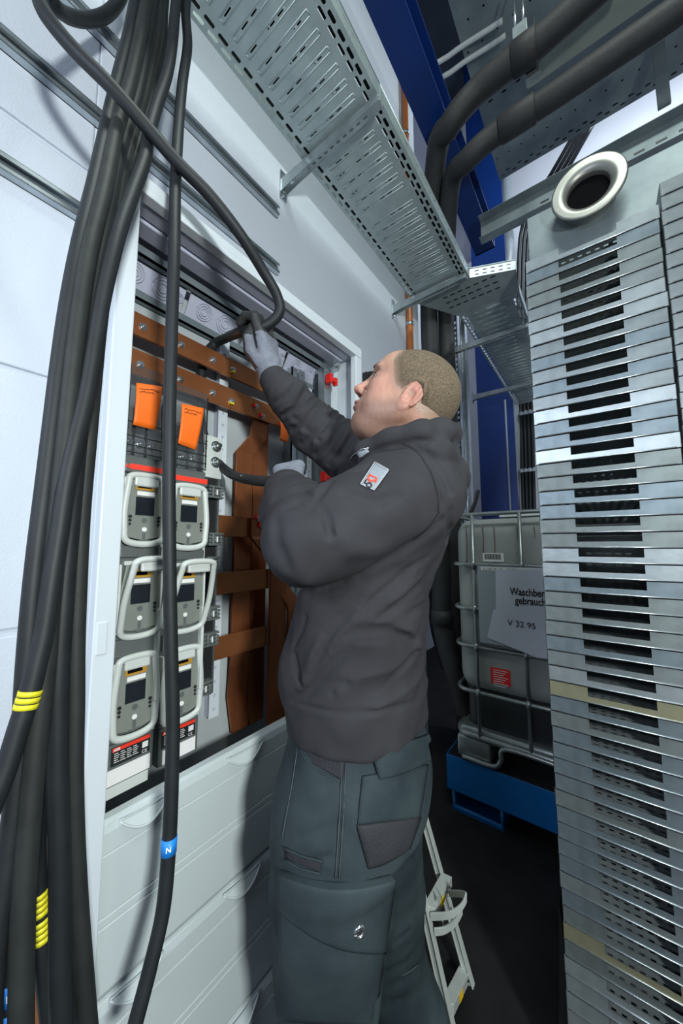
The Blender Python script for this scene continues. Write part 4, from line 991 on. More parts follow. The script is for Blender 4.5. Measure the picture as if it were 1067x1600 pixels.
# ---- hands: palm + five fingers; frame (w: wrist->knuckles, n: back-of-hand normal, t: thumb side)
def hand(g,wr,w,n,t,curl,scale=1,grow=0,splay=.16,thumbc=.6,thumb=None):
    w=Vector(w).normalized(); n=Vector(n); n=(n-w*n.dot(w)).normalized(); t=Vector(t); t=(t-w*t.dot(w)-n*t.dot(n)).normalized(); wr=Vector(wr); s=scale
    P=lambda a,b,c: wr+w*a*s+t*b*s+n*c*s
    d=cap(g,P(-.02,0,0),P(.02,0,0),.027*s+grow,.027*s+grow)
    for b in (-.028,-.010,.010,.028):
        d=smin(d,cap(g,P(.012,b*.55,0),P(.086,b,.002),.0165*s+grow,.0125*s+grow),.014)
    L=[(.046,.028,.022),(.052,.031,.023),(.048,.029,.023),(.037,.023,.020)]
    for i,(b,ls) in enumerate(zip((.029,.010,-.010,-.029),L)):
        p=P(.086,b,.002); ang=0; dr=w+t*(splay*(b/.03)*.5); dr.normalize(); first=p
        cu=curl[i]
        for j,l in enumerate(ls):
            ang+=cu[j]; q=dr*math.cos(ang)-n*math.sin(ang); e_=p+q*l*s
            r0=(.0098,.0090,.0082)[j]*s+grow; r1=(.0092,.0083,.0072)[j]*s+grow
            c=cap(g,p,e_,r0,r1); d=smin(d,c,.004 if j or i<0 else .006); p=e_
    if thumb:
        T=[P(*q) for q in thumb]; rr=[.0165,.0125,.0112,.0090]
        for i in range(3): d=smin(d,cap(g,T[i],T[i+1],rr[i]*s+grow,rr[i+1]*s+grow),.010 if i==0 else .004)
        return d
    # thumb leaves the side of the palm near its base
    p=P(.022,.026,-.006); q1=P(.055,.052,-.020); dirn=(q1-p).normalized()
    d=smin(d,cap(g,p,q1,.016*s+grow,.0125*s+grow),.010)
    d2=(dirn*math.cos(thumbc)-n*math.sin(thumbc)*.8+w*.3-t*.45*thumbc).normalized(); q2=q1+d2*.032*s
    d=smin(d,cap(g,q1,q2,.0115*s+grow,.0100*s+grow),.004)
    d3=(d2-t*.5*thumbc-n*.2*thumbc).normalized(); q3=q2+d3*.026*s; d=smin(d,cap(g,q2,q3,.0100*s+grow,.0085*s+grow),.004)
    return d
ra=RH-RW
rh=dict(wr=RW+Vector(CU)*.016-Vector(CR)*.004,w=Vector(CU)-Vector(CR)*.14,n=Vector(CR)*.9-Vector(CF)*.35+Vector(CU)*.1,t=-Vector(CF)-Vector(CR)*.3,curl=[(.10,1.15,.8),(.12,1.25,.7),(.15,1.3,.75),(.2,1.35,.8)],scale=1.12,thumb=[(.018,.020,-.014),(.052,.033,-.030),(.088,.032,-.030),(.112,.024,-.020)])
lh=dict(wr=LW+(LH-LW)*.5+Vector(CU)*.002,w=Vector(CF)*.75-Vector(CR)*.1+Vector(CU)*.50,n=Vector(CU)*.9-Vector(CR)*.2,t=-Vector(CR)*1.0+Vector(CF)*.2,curl=[(1.0,1.2,.7),(1.1,1.2,.7),(1.1,1.2,.7),(1.2,1.2,.7)],thumbc=1.0)
def hoodie_sdf(g,off=0,detail=True):
    d=torso(g,off)
    # left sleeve
    dl=tcap(g,[LS,LE],[.098+off,.082+off]); dl=smin(dl,cap(g,LS.lerp(LE,.30)+Vector((0,0,.004)),LS.lerp(LE,.7)+Vector((0,0,-.004)),.102+off,.094+off),.03)
    fl=tcap(g,[LE,LE.lerp(LW,.55),LW,LW.lerp(LH,.12)],[.080+off,.070+off,.050+off,.043+off],.03)
    if detail: dl=smin(dl,fl,.02)
    else: dl=smin(dl,fl,.03)
    dr=tcap(g,[RS,RE],[.100+off,.078+off]); fr=tcap(g,[RE,RE.lerp(RW,.6),RW.lerp(RE,.04)],[.076+off,.056+off,.043+off],.03); dr=smin(dr,fr,.025)
    # shoulder yokes
    ns=Vector(NB)+Vector((0,0,-.035))
    d=smin(d,cap(g,ns,LS+Vector((0,0,.015)),.078+off,.088+off),.05); d=smin(d,cap(g,ns,RS+Vector((0,0,.01)),.078+off,.085+off),.05)
    d=smin(d,dl,.028); d=smin(d,dr,.028)
    if off>=0:
        # hood: collar roll round the neck and the bag folded on the back
        c1=[atd(560,722,.80),atd(572,706,.765),atd(610,690,.735),atd(655,678,.715),atd(688,674,.755),atd(700,680,.82),atd(690,680,.90),atd(650,690,.93),atd(590,700,.90)]
        h=tcap(g,c1,[.020,.024,.026,.026,.027,.028,.027,.026,.024],.02)
        c2=[atd(638,700,.715),atd(678,712,.722),atd(698,738,.757),atd(706,748,.82),atd(700,735,.90)]
        h2=tcap(g,c2,[.016,.034,.037,.036,.034],.03)
        h=smin(h,h2,.016); d=smin(d,h,.003)
        d=smin(d,ell(g,atd(480,1052,.79),(.045,.07,.075)),.04)  # kangaroo pocket bulge
    return d
def march(fn,u,v,t0=.45,t1=2.2):
    r=ray(u,v); n=np.linalg.norm(r); t=t0
    for _ in range(140):
        p=CAM+r*t; d=float(np.ravel(fn(PG(p)))[0])
        if d<.0006: return Vector(p)
        t+=max(d*.55,.0008)/n
        if t>t1: return None
    return Vector(p)
def marchN(fn,UV,t0=.45,t1=1.6):
    """cast many picture rays onto the garment surface at once; returns points and normals"""
    R=np.array([ray(u,v) for u,v in UV]); nn=np.linalg.norm(R,axis=1); t=np.full(len(R),t0)
    for _ in range(110):
        P=CAM+R*t[:,None]; d=np.ravel(fn(PG(P))); t=np.minimum(t+np.where(d>.0004,np.maximum(d*.6,.0006),0)/nn,t1)
    P=CAM+R*t[:,None]; N=np.zeros_like(P); e=.002
    for k in range(3):
        q=P.copy(); q[:,k]+=e; s=P.copy(); s[:,k]-=e; N[:,k]=np.ravel(fn(PG(q)))-np.ravel(fn(PG(s)))
    N/=np.linalg.norm(N,axis=1)[:,None]+1e-9; return P,N
def apply_folds(g,D,fn,folds):
    """each fold: picture polyline, depth (+groove / -ridge), width"""
    for pts,dep,wd in folds:
        m=[]; 
        for a,b in zip(pts[:-1],pts[1:]):
            n=max(2,int(math.hypot(b[0]-a[0],b[1]-a[1])/9))
            m+=[(a[0]+(b[0]-a[0])*i/n,a[1]+(b[1]-a[1])*i/n) for i in range(n)]
        m.append(pts[-1]); P,N=marchN(fn,m); L=len(P)
        for i in range(L-1):
            a,b=P[i],P[i+1]
            if np.linalg.norm(b-a)>.05: continue
            fade=math.sin(math.pi*(i+.7)/(L+.4))**.6
            c=(a+b)/2; r=np.linalg.norm(b-a)/2+wd*3; sl=g.sub(c,r); X,Y,Z=g.pts(sl)
            if X.size==0 or Y.size==0 or Z.size==0: continue
            dd=b-a; LL=dd@dd+1e-12; x,y,z=X-a[0],Y-a[1],Z-a[2]; t=np.clip((x*dd[0]+y*dd[1]+z*dd[2])/LL,0,1)
            q2=(x-t*dd[0])**2+(y-t*dd[1])**2+(z-t*dd[2])**2
            FD[sl]=np.maximum(FD[sl],np.exp(-q2/wd**2)*fade*abs(dep)) if dep>0 else FD[sl]
            if dep<0: FR[sl]=np.maximum(FR[sl],np.exp(-q2/wd**2)*fade*abs(dep))
def mesh_obj(name,V,Q,m,parent,smooth_it=1,label=None,colors=None):
    base=Vector((0,0,0)); p=parent
    while p is not None: base=base+Vector(p.location); p=p.parent
    me=bpy.data.meshes.new(name); b=np.array(base)
    me.vertices.add(len(V)); me.vertices.foreach_set('co',(V-b).astype(np.float32).ravel())
    me.loops.add(len(Q)*4); me.loops.foreach_set('vertex_index',Q.ravel().astype(np.int32))
    me.polygons.add(len(Q)); me.polygons.foreach_set('loop_start',np.arange(0,len(Q)*4,4,dtype=np.int32)); 
    try: me.polygons.foreach_set('loop_total',np.full(len(Q),4,dtype=np.int32))
    except Exception: pass
    me.update(calc_edges=True); me.validate()
    me.polygons.foreach_set('use_smooth',np.ones(len(me.polygons),bool))
    if colors is not None and len(colors)==len(me.vertices):
        at=me.color_attributes.new('tone','FLOAT_COLOR','POINT'); at.data.foreach_set('color',colors.astype(np.float32).ravel())
    me.materials.append(M[m] if isinstance(m,str) else m)
    o=bpy.data.objects.new(name,me); link(o); o.parent=parent
    if label: o['label']=label
    if smooth_it:
        s=o.modifiers.new('s','SMOOTH'); s.factor=.5; s.iterations=smooth_it
    return o
def rng(a,b,s): return np.arange(a,b,s)
def multi(segs):
    out=[]
    for a,b,s in segs: out+=list(np.arange(a,b-s*.4,s))
    out.append(segs[-1][1]); return np.array(out)
# materials
M['hoodie']=mat('charcoal_hoodie_fleece',(.026,.026,.030),.85,0,.0,9,.16,520,col2=(.035,.035,.040),spec=.25)
M['trous']=mat('dark_blue_grey_workwear',(.016,.026,.032),.8,0,0,7,.14,420,col2=(.036,.052,.059),spec=.25)
M['trous2']=mat('dark_grey_pocket_canvas',(.024,.025,.030),.8,0,0,10,.3,220,col2=(.033,.034,.040),spec=.25)
M['wornseam']=mat('worn_seam_thread',(.07,.085,.09),.8)
M['glove']=mat('grey_knit_glove',(.20,.22,.27),.85,0,.12,60,.5,420)
M['coat']=mat('black_glove_coating',(.030,.032,.034),.5,0,.2,40,.3,200)
M['boot']=mat('black_boot',(.015,.015,.016),.5,0)
M['hair']=mat('cropped_brown_hair',(.065,.047,.030),.85,0,0,380,.5,700,col2=(.20,.15,.095),detail=6)
_nt=M['hair'].node_tree; _b=_nt.nodes['Principled BSDF']; _v=_nt.nodes.new('ShaderNodeVertexColor'); _v.layer_name='tone'
_n=_nt.nodes.new('ShaderNodeTexNoise'); _n.inputs['Scale'].default_value=520; _n.inputs['Detail'].default_value=1
_a=_nt.nodes.new('ShaderNodeMath'); _a.operation='ADD'; _c=_nt.nodes.new('ShaderNodeMath'); _c.operation='MULTIPLY_ADD'; _c.inputs[1].default_value=3.0; _c.inputs[2].default_value=-1.5; _nt.links.new(_n.outputs[0],_c.inputs[0])
_g=_nt.nodes.new('ShaderNodeMath'); _g.operation='GREATER_THAN'; _g.inputs[1].default_value=.36
_nt.links.new(_v.outputs[0],_a.inputs[0]); _nt.links.new(_c.outputs[0],_a.inputs[1]); _nt.links.new(_a.outputs[0],_g.inputs[0]); _nt.links.new(_g.outputs[0],_b.inputs['Alpha'])
M['brow']=mat('dark_eyebrow',(.035,.022,.015),.8)
M['eye']=mat('eye_white',(.6,.58,.55),.2); M['iris']=mat('brown_iris',(.05,.03,.02),.2)
M['patch']=mat('silver_patch',(.24,.27,.31),.5,.2,.08,50,.3,300); M['patchr']=mat('patch_red',(.85,.07,.03),.6); M['stitch']=mat('pale_stitch',(.5,.52,.56),.7)
sk=mat('skin',(.58,.33,.24),.48,0,0,1,.12,260); 
nt=sk.node_tree; bs=nt.nodes['Principled BSDF']; va=nt.nodes.new('ShaderNodeVertexColor'); va.layer_name='tone'
nz_=nt.nodes.new('ShaderNodeTexNoise'); nz_.inputs['Scale'].default_value=60; nz_.inputs['Detail'].default_value=5
mx=nt.nodes.new('ShaderNodeMixRGB'); mx.blend_type='MULTIPLY'; mx.inputs[0].default_value=.28
cr_=nt.nodes.new('ShaderNodeValToRGB'); cr_.color_ramp.elements[0].color=(.62,.55,.52,1); cr_.color_ramp.elements[0].position=.35; cr_.color_ramp.elements[1].position=.6
nt.links.new(nz_.outputs[0],cr_.inputs[0]); nt.links.new(va.outputs[0],mx.inputs[1]); nt.links.new(cr_.outputs[0],mx.inputs[2]); nt.links.new(mx.outputs[0],bs.inputs['Base Color'])
bs.inputs['Subsurface Weight'].default_value=.12; bs.inputs['Subsurface Radius'].default_value=(.012,.005,.003); bs.inputs['Subsurface Scale'].default_value=.4
M['skin']=sk
PER=thing('person',(KL.x+.04,KL.y+.14,0),'man in charcoal hoodie and grey gloves reaching up to pull a cable into the cabinet','person')
# ---- body (continuous)
xs=multi([(.30,.52,.011),(.52,.93,.0021),(.93,1.10,.011)]); ys=multi([(.34,.48,.011),(.48,.93,.0021),(.93,1.22,.011)]); zs=multi([(0.0,1.46,.012),(1.46,1.585,.006),(1.585,1.86,.0021),(1.86,2.16,.007)])
g=Grid(xs,ys,zs)
D,l=head_sdf(g)
# neck and shoulders under the clothes
D=smin(D,cap(g,NT,NB,.058,.062),.02)
D=smin(D,cap(g,H((.045,0,-.085)),Vector(NB)+Vector(fd)*.03,.034,.040),.03)
class _F: pass
bd=hoodie_sdf(g,-.016,False); D=smin(D,np.where(g.Z<1.60,bd,np.maximum(bd,(np.sqrt((g.X-HO[0])**2+(g.Y-HO[1])**2)<.0)*1.0)),.01)
legs=smin(tcap(g,[HL,KL,KL2,AL],[.088,.070,.060,.042]),tcap(g,[HR,KR,KR2,AR],[.088,.070,.060,.042]),.03)
legs=smin(legs,ell(g,atd(558,1210,.84),(.125,.15,.12)),.04); D=smin(D,legs,.03)
for A in (AL,AR): D=smin(D,cap(g,Vector((A.x+.02,A.y,.045)),Vector((A.x-.14,A.y-.01,.035)),.035,.026),.02)
D=smin(D,hand(g,**rh),.012); D=smin(D,hand(g,**lh),.012)
V,Q=surface_nets(xs,ys,zs,D.astype(np.float32))
q=(V-HO); lx,ly,lz=q@hx,q@hy,q@hz
C0=np.array([.40,.225,.165]); col=np.tile(C0,(len(V),1))
def tint(mask,c,k):
    global col
    col=col*(1-mask[:,None]*k)+np.array(c)*mask[:,None]*k
gs=lambda x:np.clip(x,0,1)
beard=gs((-.050-lz)/.03+.5*gs((.055-lx)/.03)*gs((lx-.005)/.02)*gs((-.01-lz)/.02))*gs((lx+.01)/.03)*gs((.075-np.abs(lz+.09))/.02); beard*=gs((.20-np.abs(lx))/.02)
tint(beard,(.19,.115,.09),.62)
fore=gs((lz-.02)/.03)*gs((lx-.02)/.04); tint(fore,(.50,.29,.20),.6)
ear=np.exp(-(((lx+.012)/.03)**2+((lz+.034)/.045)**2))*(np.abs(ly)>.0755); tint(ear.astype(float),(.46,.18,.14),.6)
lips=np.exp(-(((lz+.072)/.008)**2+(ly/.022)**2))*(lx>.101); tint(lips.astype(float),(.36,.10,.10),.85)
nose=np.exp(-(((lz+.034)/.016)**2+(ly/.018)**2))*(lx>.104); tint(nose.astype(float),(.50,.20,.15),.6)
cheek=np.exp(-(((lz+.03)/.03)**2+((lx-.06)/.03)**2)); tint(cheek,(.47,.22,.165),.5)
tem=lx-.024-np.abs(ly)*.60; side=np.where(lz<.035,(lx-.062)+(.035-lz)*.45,-1.0); low=(-.048-lz)-(-lx-.02)*.5
rgv=np.maximum(np.maximum(tem,side),low); tint(gs(.6-rgv/.016)*(np.abs(lx)<.2)*(np.abs(ly)<.0765)*(lz>-.12),(.27,.20,.14),.62)
body=mesh_obj('body',V,Q,'skin',PER,1,colors=np.concatenate([col,np.ones((len(V),1))],1))
def rgf(lx,ly,lz):
    tem=lx-.024-np.abs(ly)*.60; side=np.where(lz<.035,(lx-.062)+(.035-lz)*.45,-1.0); low=(-.048-lz)-(-lx-.02)*.5
    return np.maximum(np.maximum(tem,side),low)
# ---- cropped hair
sl=g.sub(HO,.16); 
class G2_: pass
g2=Grid(xs[sl[0]],ys[sl[1]],zs[sl[2]]); hd_,l2=head_sdf(g2)
ear_cut=ell(l2,(-.008,0,-.040),(.026,.2,.038))
tem=l2.X-.024-np.abs(l2.Y)*.60
side=np.where(l2.Z<.035,(l2.X-.062)+(.035-l2.Z)*.45,-1.0)
low=(-.048-l2.Z)-(-l2.X-.02)*.5
rg=smax(smax(np.broadcast_to(tem,hd_.shape),np.broadcast_to(side,hd_.shape),.006),np.broadcast_to(low,hd_.shape),.008)
rg=rg+.0025*np.sin(l2.Z*900+l2.Y*300)*np.sin(l2.X*800-l2.Y*500)
hh=smax(hd_-.0004-.0016*np.clip(-rg/.02,0,1),rg,.001); hh=np.maximum(hh,-ear_cut)
Vh,Qh=surface_nets(g2.ax[0],g2.ax[1],g2.ax[2],hh.astype(np.float32)); qh=(Vh-HO); eh=np.clip(-rgf(qh@hx,qh@hy,qh@hz)/.034,0,1); mesh_obj('hair',Vh,Qh,'hair',PER,1,colors=np.stack([eh,eh,eh,np.ones(len(eh))],1))
# eyes and brows
for s in (-1,1):
    bm=nb(); bmesh.ops.create_uvsphere(bm,u_segments=20,v_segments=14,radius=.0118); bmesh.ops.translate(bm,verts=bm.verts,vec=H((.0785,s*.0325,.000)))
    e_=obj('eye',bm,'eye',PER,smooth=True)
    bm=nb(); c=H((.0785,s*.0325,.000)); dr=Vector(hx*.96+hy*s*.05+hz*.25).normalized(); disc(bm,c+dr*.0108,dr,.0055,.0012,16); obj('iris',bm,'iris',e_)
    bm=nb(); 
    P=[H((.0985-abs(t-.25)*.016,s*(.014+.034*t),.0215+.006*math.sin(t*2.4))) for t in np.linspace(0,1,9)]
    BV=None
    tube(bm,P,[.0022,.0034,.0036,.0034,.003,.0028,.0025,.002,.0012],8,True,(1,.6)); obj('eyebrow',bm,'brow',PER,smooth=True)
    bm=nb(); P=[H((.0915-.004*abs(t-.4),s*(.022+.023*t),.0060-.004*(t-.5)**2*4)) for t in np.linspace(0,1,7)]; tube(bm,P,.0011,6); obj('eyelash',bm,'brow',PER,smooth=True)
# ---- hoodie
xs=multi([(.30,.99,.0044)]); ys=multi([(.40,1.13,.0044)]); zh0=SEC[0][0].z; zs=multi([(zh0-.02,1.96,.0044)])
g=Grid(xs,ys,zs); D=hoodie_sdf(g)
D=np.broadcast_to(D,(len(xs),len(ys),len(zs))).copy()
FD=np.zeros_like(D); FR=np.zeros_like(D)
folds=[ # grooves on the back and side
 ([(500,917),(560,902),(620,868),(665,838),(690,815)],.012,.010),
 ([(592,968),(625,945),(655,918)],.009,.007),([(604,1072),(628,1045),(652,1018)],.009,.006),
 ([(520,1010),(560,990),(610,988),(650,1000)],.012,.012),([(478,1088),(520,1040),(545,1010)],.010,.009),
 ([(560,960),(600,925),(640,890),(668,872)],.007,.007),([(512,1030),(522,1060),(518,1085)],.006,.005),
 ([(640,960),(655,950),(664,945)],.008,.006),([(585,985),(560,1000)],.006,.006),
 ([(455,1095),(500,1070),(540,1068)],.007,.008),([(560,935),(520,985),(480,1050)],.006,.010),
 # elbow region creases
 ([(500,790),(512,812),(516,835)],.010,.006),([(430,800),(432,850),(452,885)],.004,.012),
 ([(520,745),(500,770),(480,800)],.007,.008),([(432,775),(470,765),(500,788)],.007,.007),([(430,800),(465,785),(490,805)],.005,.007),
 # right sleeve rings
 ([(425,630),(448,618),(462,600)],.008,.006),([(432,655),(462,638),(478,610)],.009,.007),([(448,680),(480,655),(500,628)],.008,.007),([(462,700),(500,672),(520,645)],.010,.008),([(482,718),(515,692),(535,662)],.008,.007),([(505,735),(530,712),(548,682)],.009,.007),
 ([(445,640),(500,690)],.004,.006),
 # shoulder
 ([(560,735),(590,725),(625,728)],.004,.008),([(540,770),(590,785),(620,772)],.006,.009),
 ([(690,880),(700,840),(704,800)],.005,.008),
 # hem seam and armhole seam
 ([(462,1098),(500,1110),(540,1116),(590,1112),(640,1100),(664,1088)],.006,.0042),
 ([(640,692),(662,712),(680,745),(690,785),(684,812),(660,838)],.006,.0045),
 # hood folds
 ([(560,716),(600,700),(650,690),(690,690),(712,684)],.010,.006),([(640,694),(672,712),(694,742),(704,768)],.010,.006),
 ([(459,1025),(462,1050),(470,1068)],.012,.006),([(459,1010),(470,985),(476,965)],.006,.005),
 # ridges
 ([(610,985),(640,985),(656,1010)],-.007,.011),([(512,820),(550,860),(600,862)],-.004,.02),([(500,1000),(470,1075)],-.006,.010),([(610,940),(660,900)],-.004,.009),
 ([(440,645),(490,690)],-.003,.01),([(455,880),(480,905)],-.004,.02)]
fn_=lambda p: hoodie_sdf(p)
apply_folds(g,D,fn_,folds)
D+=FD*2.3-FR*1.8
# irregular soft rumpling
def ringfold(A,B,R_,amp,per,wob,t0,t1,seed):
    global D
    A=np.array(A);B=np.array(B);c=(A+B)/2;L=np.linalg.norm(B-A);ax=(B-A)/L;sl=g.sub(c,L/2+R_*1.4);X,Y,Z=g.pts(sl)
    x,y,z=X-A[0],Y-A[1],Z-A[2];t=x*ax[0]+y*ax[1]+z*ax[2];q=np.sqrt(np.maximum(x*x+y*y+z*z-t*t,0))
    m=np.clip((t-t0*L)/.03,0,1)*np.clip((t1*L-t)/.03,0,1)*np.clip((R_*1.35-q)/.01,0,1)*np.clip((q-R_*.4)/.01,0,1)
    ph=2*np.pi*t/per+wob*np.sin(x*31+y*23+seed)+wob*.8*np.sin(z*37-y*19+seed*2)
    w_=np.sin(ph); D[sl]+=m*amp*(.5-np.abs(w_)**.7)*(-1)*(.6+.4*np.sin(x*60+z*40+seed))
ringfold(RS,RE,.11,.0062,.060,1.6,.15,1.05,1.0); ringfold(RE,RW,.09,.0055,.052,1.5,.0,.98,2.0)
ringfold(LE,LW,.095,.0050,.055,1.7,.1,1.1,4.0)
# long drag folds over the flank
eu=np.array(CU)*.80-np.array(CR)*.52-np.array(CF)*.1; ev=np.array(CR)*.8+np.array(CU)*.5
su=g.X*eu[0]+g.Y*eu[1]+g.Z*eu[2]; sv=g.X*ev[0]+g.Y*ev[1]+g.Z*ev[2]
mk=np.clip((g.Z-1.03)/.04,0,1)*np.clip((1.40-g.Z)/.06,0,1)*np.clip((g.X-.56)/.05,0,1)
D+=mk*.0065*(np.abs(np.sin(su*46+1.5*np.sin(sv*19)))**.8-.5)*(.55+.45*np.sin(sv*27+su*11))
D+=.0018*np.sin(g.X*47+g.Z*31+1.3*np.sin(g.Y*39))*np.sin(g.Z*43-g.Y*37+np.sin(g.X*51))
# hem ribbing squeeze
zz_=g.Z; D=np.maximum(D,zh0-zz_+.02*np.clip((g.X-.5)/.3,-1,1)*0)
# neck opening
D=smax(D,-cap(g,Vector(NB)+Vector((0,0,-.05)),H((-.01,0,-.04)),.062,.070),.008)
D=smax(D,-cap(g,Vector(NB)+Vector(fd)*.045+Vector((0,0,.0)),H((.06,0,-.06)),.038,.05),.008)
V,Q=surface_nets(xs,ys,zs,D.astype(np.float32)); HOOD=mesh_obj('hoodie',V,Q,'hoodie',PER,1)
# ---- trousers
def trous_sdf(g):
    d=tcap(g,[HL,HL.lerp(KL,.5),KL,KL2,AL+Vector((0,0,.02))],[.132,.128,.112,.105,.095],.02)
    d2=tcap(g,[HR,HR.lerp(KR,.5),KR,KR2,AR+Vector((0,0,.02))],[.125,.115,.105,.10,.092],.02)
    hip=ell(g,atd(560,1210,.84),(.148,.178,.17)); d=smin(smin(d,d2,.02),hip,.05)
    w=Stack([(atd(560,1090,.835),.165,.138,2),(atd(560,1135,.835),.170,.144,2),(atd(562,1200,.835),.182,.154,0),(atd(556,1262,.83),.182,.156,0)])(g)
    return smin(d,w,.05)
xs=multi([(.28,.92,.0058)]); ys=multi([(.42,1.2,.0058)]); zs=multi([(.085,.40,.012),(.40,1.09,.0058)])
g=Grid(xs,ys,zs); D=np.broadcast_to(trous_sdf(g),(len(xs),len(ys),len(zs))).copy(); FD=np.zeros_like(D); FR=np.zeros_like(D)
tf=[([(535,1190),(532,1260),(528,1330),(525,1385)],.004,.0045),([(540,1190),(537,1260),(533,1330)],-.003,.005),
 ([(615,1385),(612,1440),(600,1500),(590,1560),(588,1598)],.012,.008),([(470,1310),(500,1300),(530,1290)],.005,.008),([(460,1250),(500,1240)],-.004,.01),
 ([(605,1520),(640,1500),(655,1480)],.008,.007),([(600,1545),(640,1530),(662,1505)],.008,.007),([(610,1480),(640,1455)],.006,.006),([(600,1570),(640,1560),(665,1540)],.006,.006),
 ([(505,1590),(510,1540),(508,1490)],.004,.005),([(440,1500),(480,1520),(505,1515)],.005,.008),([(450,1570),(500,1550)],.005,.01),
 ([(565,1210),(562,1260),(565,1300)],.003,.004),([(480,1345),(520,1340)],.004,.006),([(600,1225),(630,1215),(660,1200)],.004,.008)]
apply_folds(g,D,trous_sdf,tf); D+=FD*1.5-FR*1.3
D+=.002*np.sin(g.X*41+g.Z*33+1.2*np.sin(g.Y*35))*np.sin(g.Z*39-g.Y*31)
D=np.maximum(D,.09-g.Z)
V,Q=surface_nets(xs,ys,zs,D.astype(np.float32)); TR=mesh_obj('trousers',V,Q,'trous',PER,1)
# ---- garment pieces laid on the cloth surface
def patch(name,poly,fn,th,m,parent,n=16,off=0,bev=0,label=None,puff=0,sag=(0,0)):
    """quad outline in the picture (top-left, top-right, bottom-right, bottom-left), cast on the cloth and thickened outwards"""
    c=[np.array(p,float) for p in poly]; UV=[]
    for j in range(n+1):
        for i in range(n+1):
            s,t=i/n,j/n; q_=(c[0]*(1-s)+c[1]*s)*(1-t)+(c[3]*(1-s)+c[2]*s)*t; UV.append((q_[0],q_[1]+math.sin(math.pi*s)*(sag[0]*(1-t)+sag[1]*t)))
    P,N=marchN(fn,UV); F_=np.abs(np.ravel(fn(PG(P)))); W0_=n+1; far=np.linalg.norm(P-CAM,axis=1); md=np.median(far)
    for k in range(len(P)):   # rays that slip past the cloth edge take their neighbour's place
        if (F_[k]>.004 or far[k]>md+.12 or N[k]@(P[k]-CAM)>-.02*far[k]) and k%W0_: P[k]=P[k-1]+(P[k-1]-P[k-2] if k%W0_>1 else 0)*.25; N[k]=N[k-1]
    bm=nb(); top=[];bot=[]
    for k in range(len(P)):
        i,j=k%(n+1),k//(n+1); pf=puff*math.sin(math.pi*i/n)**.5*math.sin(math.pi*j/n)**.5 if puff else 0
        top.append(bm.verts.new(P[k]+N[k]*(off+th+pf))); bot.append(bm.verts.new(P[k]+N[k]*(off-.003)))
    W=n+1
    for j in range(n):
        for i in range(n):
            a,b,c_,d_=j*W+i,j*W+i+1,(j+1)*W+i+1,(j+1)*W+i
            bm.faces.new((top[d_],top[c_],top[b],top[a])).smooth=True; bm.faces.new((bot[a],bot[b],bot[c_],bot[d_]))
    ed=[j*W for j in range(W)],[j*W+n for j in range(W)],list(range(W)),[n*W+i for i in range(W)]
    for e_ in ed:
        for a,b in zip(e_[:-1],e_[1:]): bm.faces.new((top[a],top[b],bot[b],bot[a]))
    bmesh.ops.recalc_face_normals(bm,faces=bm.faces)
    return obj(name,bm,m,parent,label=label)
def seam(name,pts,fn,r,m,parent,off=.001,dash=0):
    UV=[]
    for a,b in zip(pts[:-1],pts[1:]):
        n=max(2,int(math.hypot(b[0]-a[0],b[1]-a[1])/6)); UV+=[(a[0]+(b[0]-a[0])*i/n,a[1]+(b[1]-a[1])*i/n) for i in range(n)]
    UV.append(pts[-1]); P,N=marchN(fn,UV); bm=nb(); tube(bm,[Vector(p+n_*off) for p,n_ in zip(P,N)],r,6); return obj(name,bm,m,parent,smooth=True)
hf=fn_; tfn=trous_sdf
pt=patch('sleeve_patch',((586,724),(607,736),(584,767),(563,758)),hf,.0022,'patch',HOOD,8,off=.001)
for a,b in (((586,724),(607,736)),((607,736),(584,767)),((584,767),(563,758)),((563,758),(586,724))): seam('patch_stitch',[a,b],hf,.0007,'stitch',pt,.0033)
seam('patch_emblem',[(577,746),(574,751),(578,752),(576,755),(584,752),(586,756),(588,749),(583,747),(577,744)],hf,.0016,'patchr',pt,.0038)
seam('patch_emblem',[(572,752),(569,757),(573,758),(572,761),(577,764),(580,761),(579,757),(574,757)],hf,.0014,'ink',pt,.0038)
seam('armhole_stitching',[(634,690),(654,706),(674,735),(685,770),(688,800),(672,826),(652,842)],hf,.0009,'hoodie',HOOD,.0002)
seam('zip_edge',[(545,722),(552,712),(566,702),(577,700)],hf,.0014,'zinc',HOOD,.002)
patch('zip_guard',((558,708),(574,701),(577,706),(562,716)),hf,.002,'patch',HOOD,5,off=.001)
# trousers pieces
patch('back_pocket_flap',((578,1170),(670,1146),(678,1180),(590,1214)),tfn,.007,'trous',TR,14,off=.003,puff=.003,sag=(0,6))
patch('holster_pocket',((566,1212),(668,1194),(654,1278),(558,1288)),tfn,.003,'trous',TR,14,off=.001,puff=.003)
patch('holster_panel',((557,1288),(655,1275),(638,1322),(574,1354)),tfn,.0045,'trous2',TR,12,off=.0015,puff=.004,sag=(0,5))
patch('front_pocket_panel',((470,1158),(540,1182),(534,1219),(484,1190)),tfn,.001,'trous2',TR,10,off=.0005)
seam('pocket_edge',[(467,1166),(482,1192),(505,1208),(532,1220)],tfn,.0022,'trous',TR,.002)
patch('rule_pocket_slot',((445,1326),(504,1346),(500,1362),(446,1340)),tfn,.001,'trous2',TR,8,off=.0005)
seam('slot_edge',[(445,1324),(470,1336),(504,1345)],tfn,.002,'trous',TR,.002); seam('slot_edge',[(446,1342),(470,1356),(500,1364)],tfn,.002,'trous',TR,.002)
patch('thigh_pocket',((438,1400),(604,1425),(584,1600),(437,1590)),tfn,.005,'trous',TR,18,off=.001,puff=.007)
patch('thigh_pocket_flap',((440,1358),(610,1366),(594,1480),(438,1412)),tfn,.010,'trous',TR,18,off=.004,puff=.006,sag=(16,20))
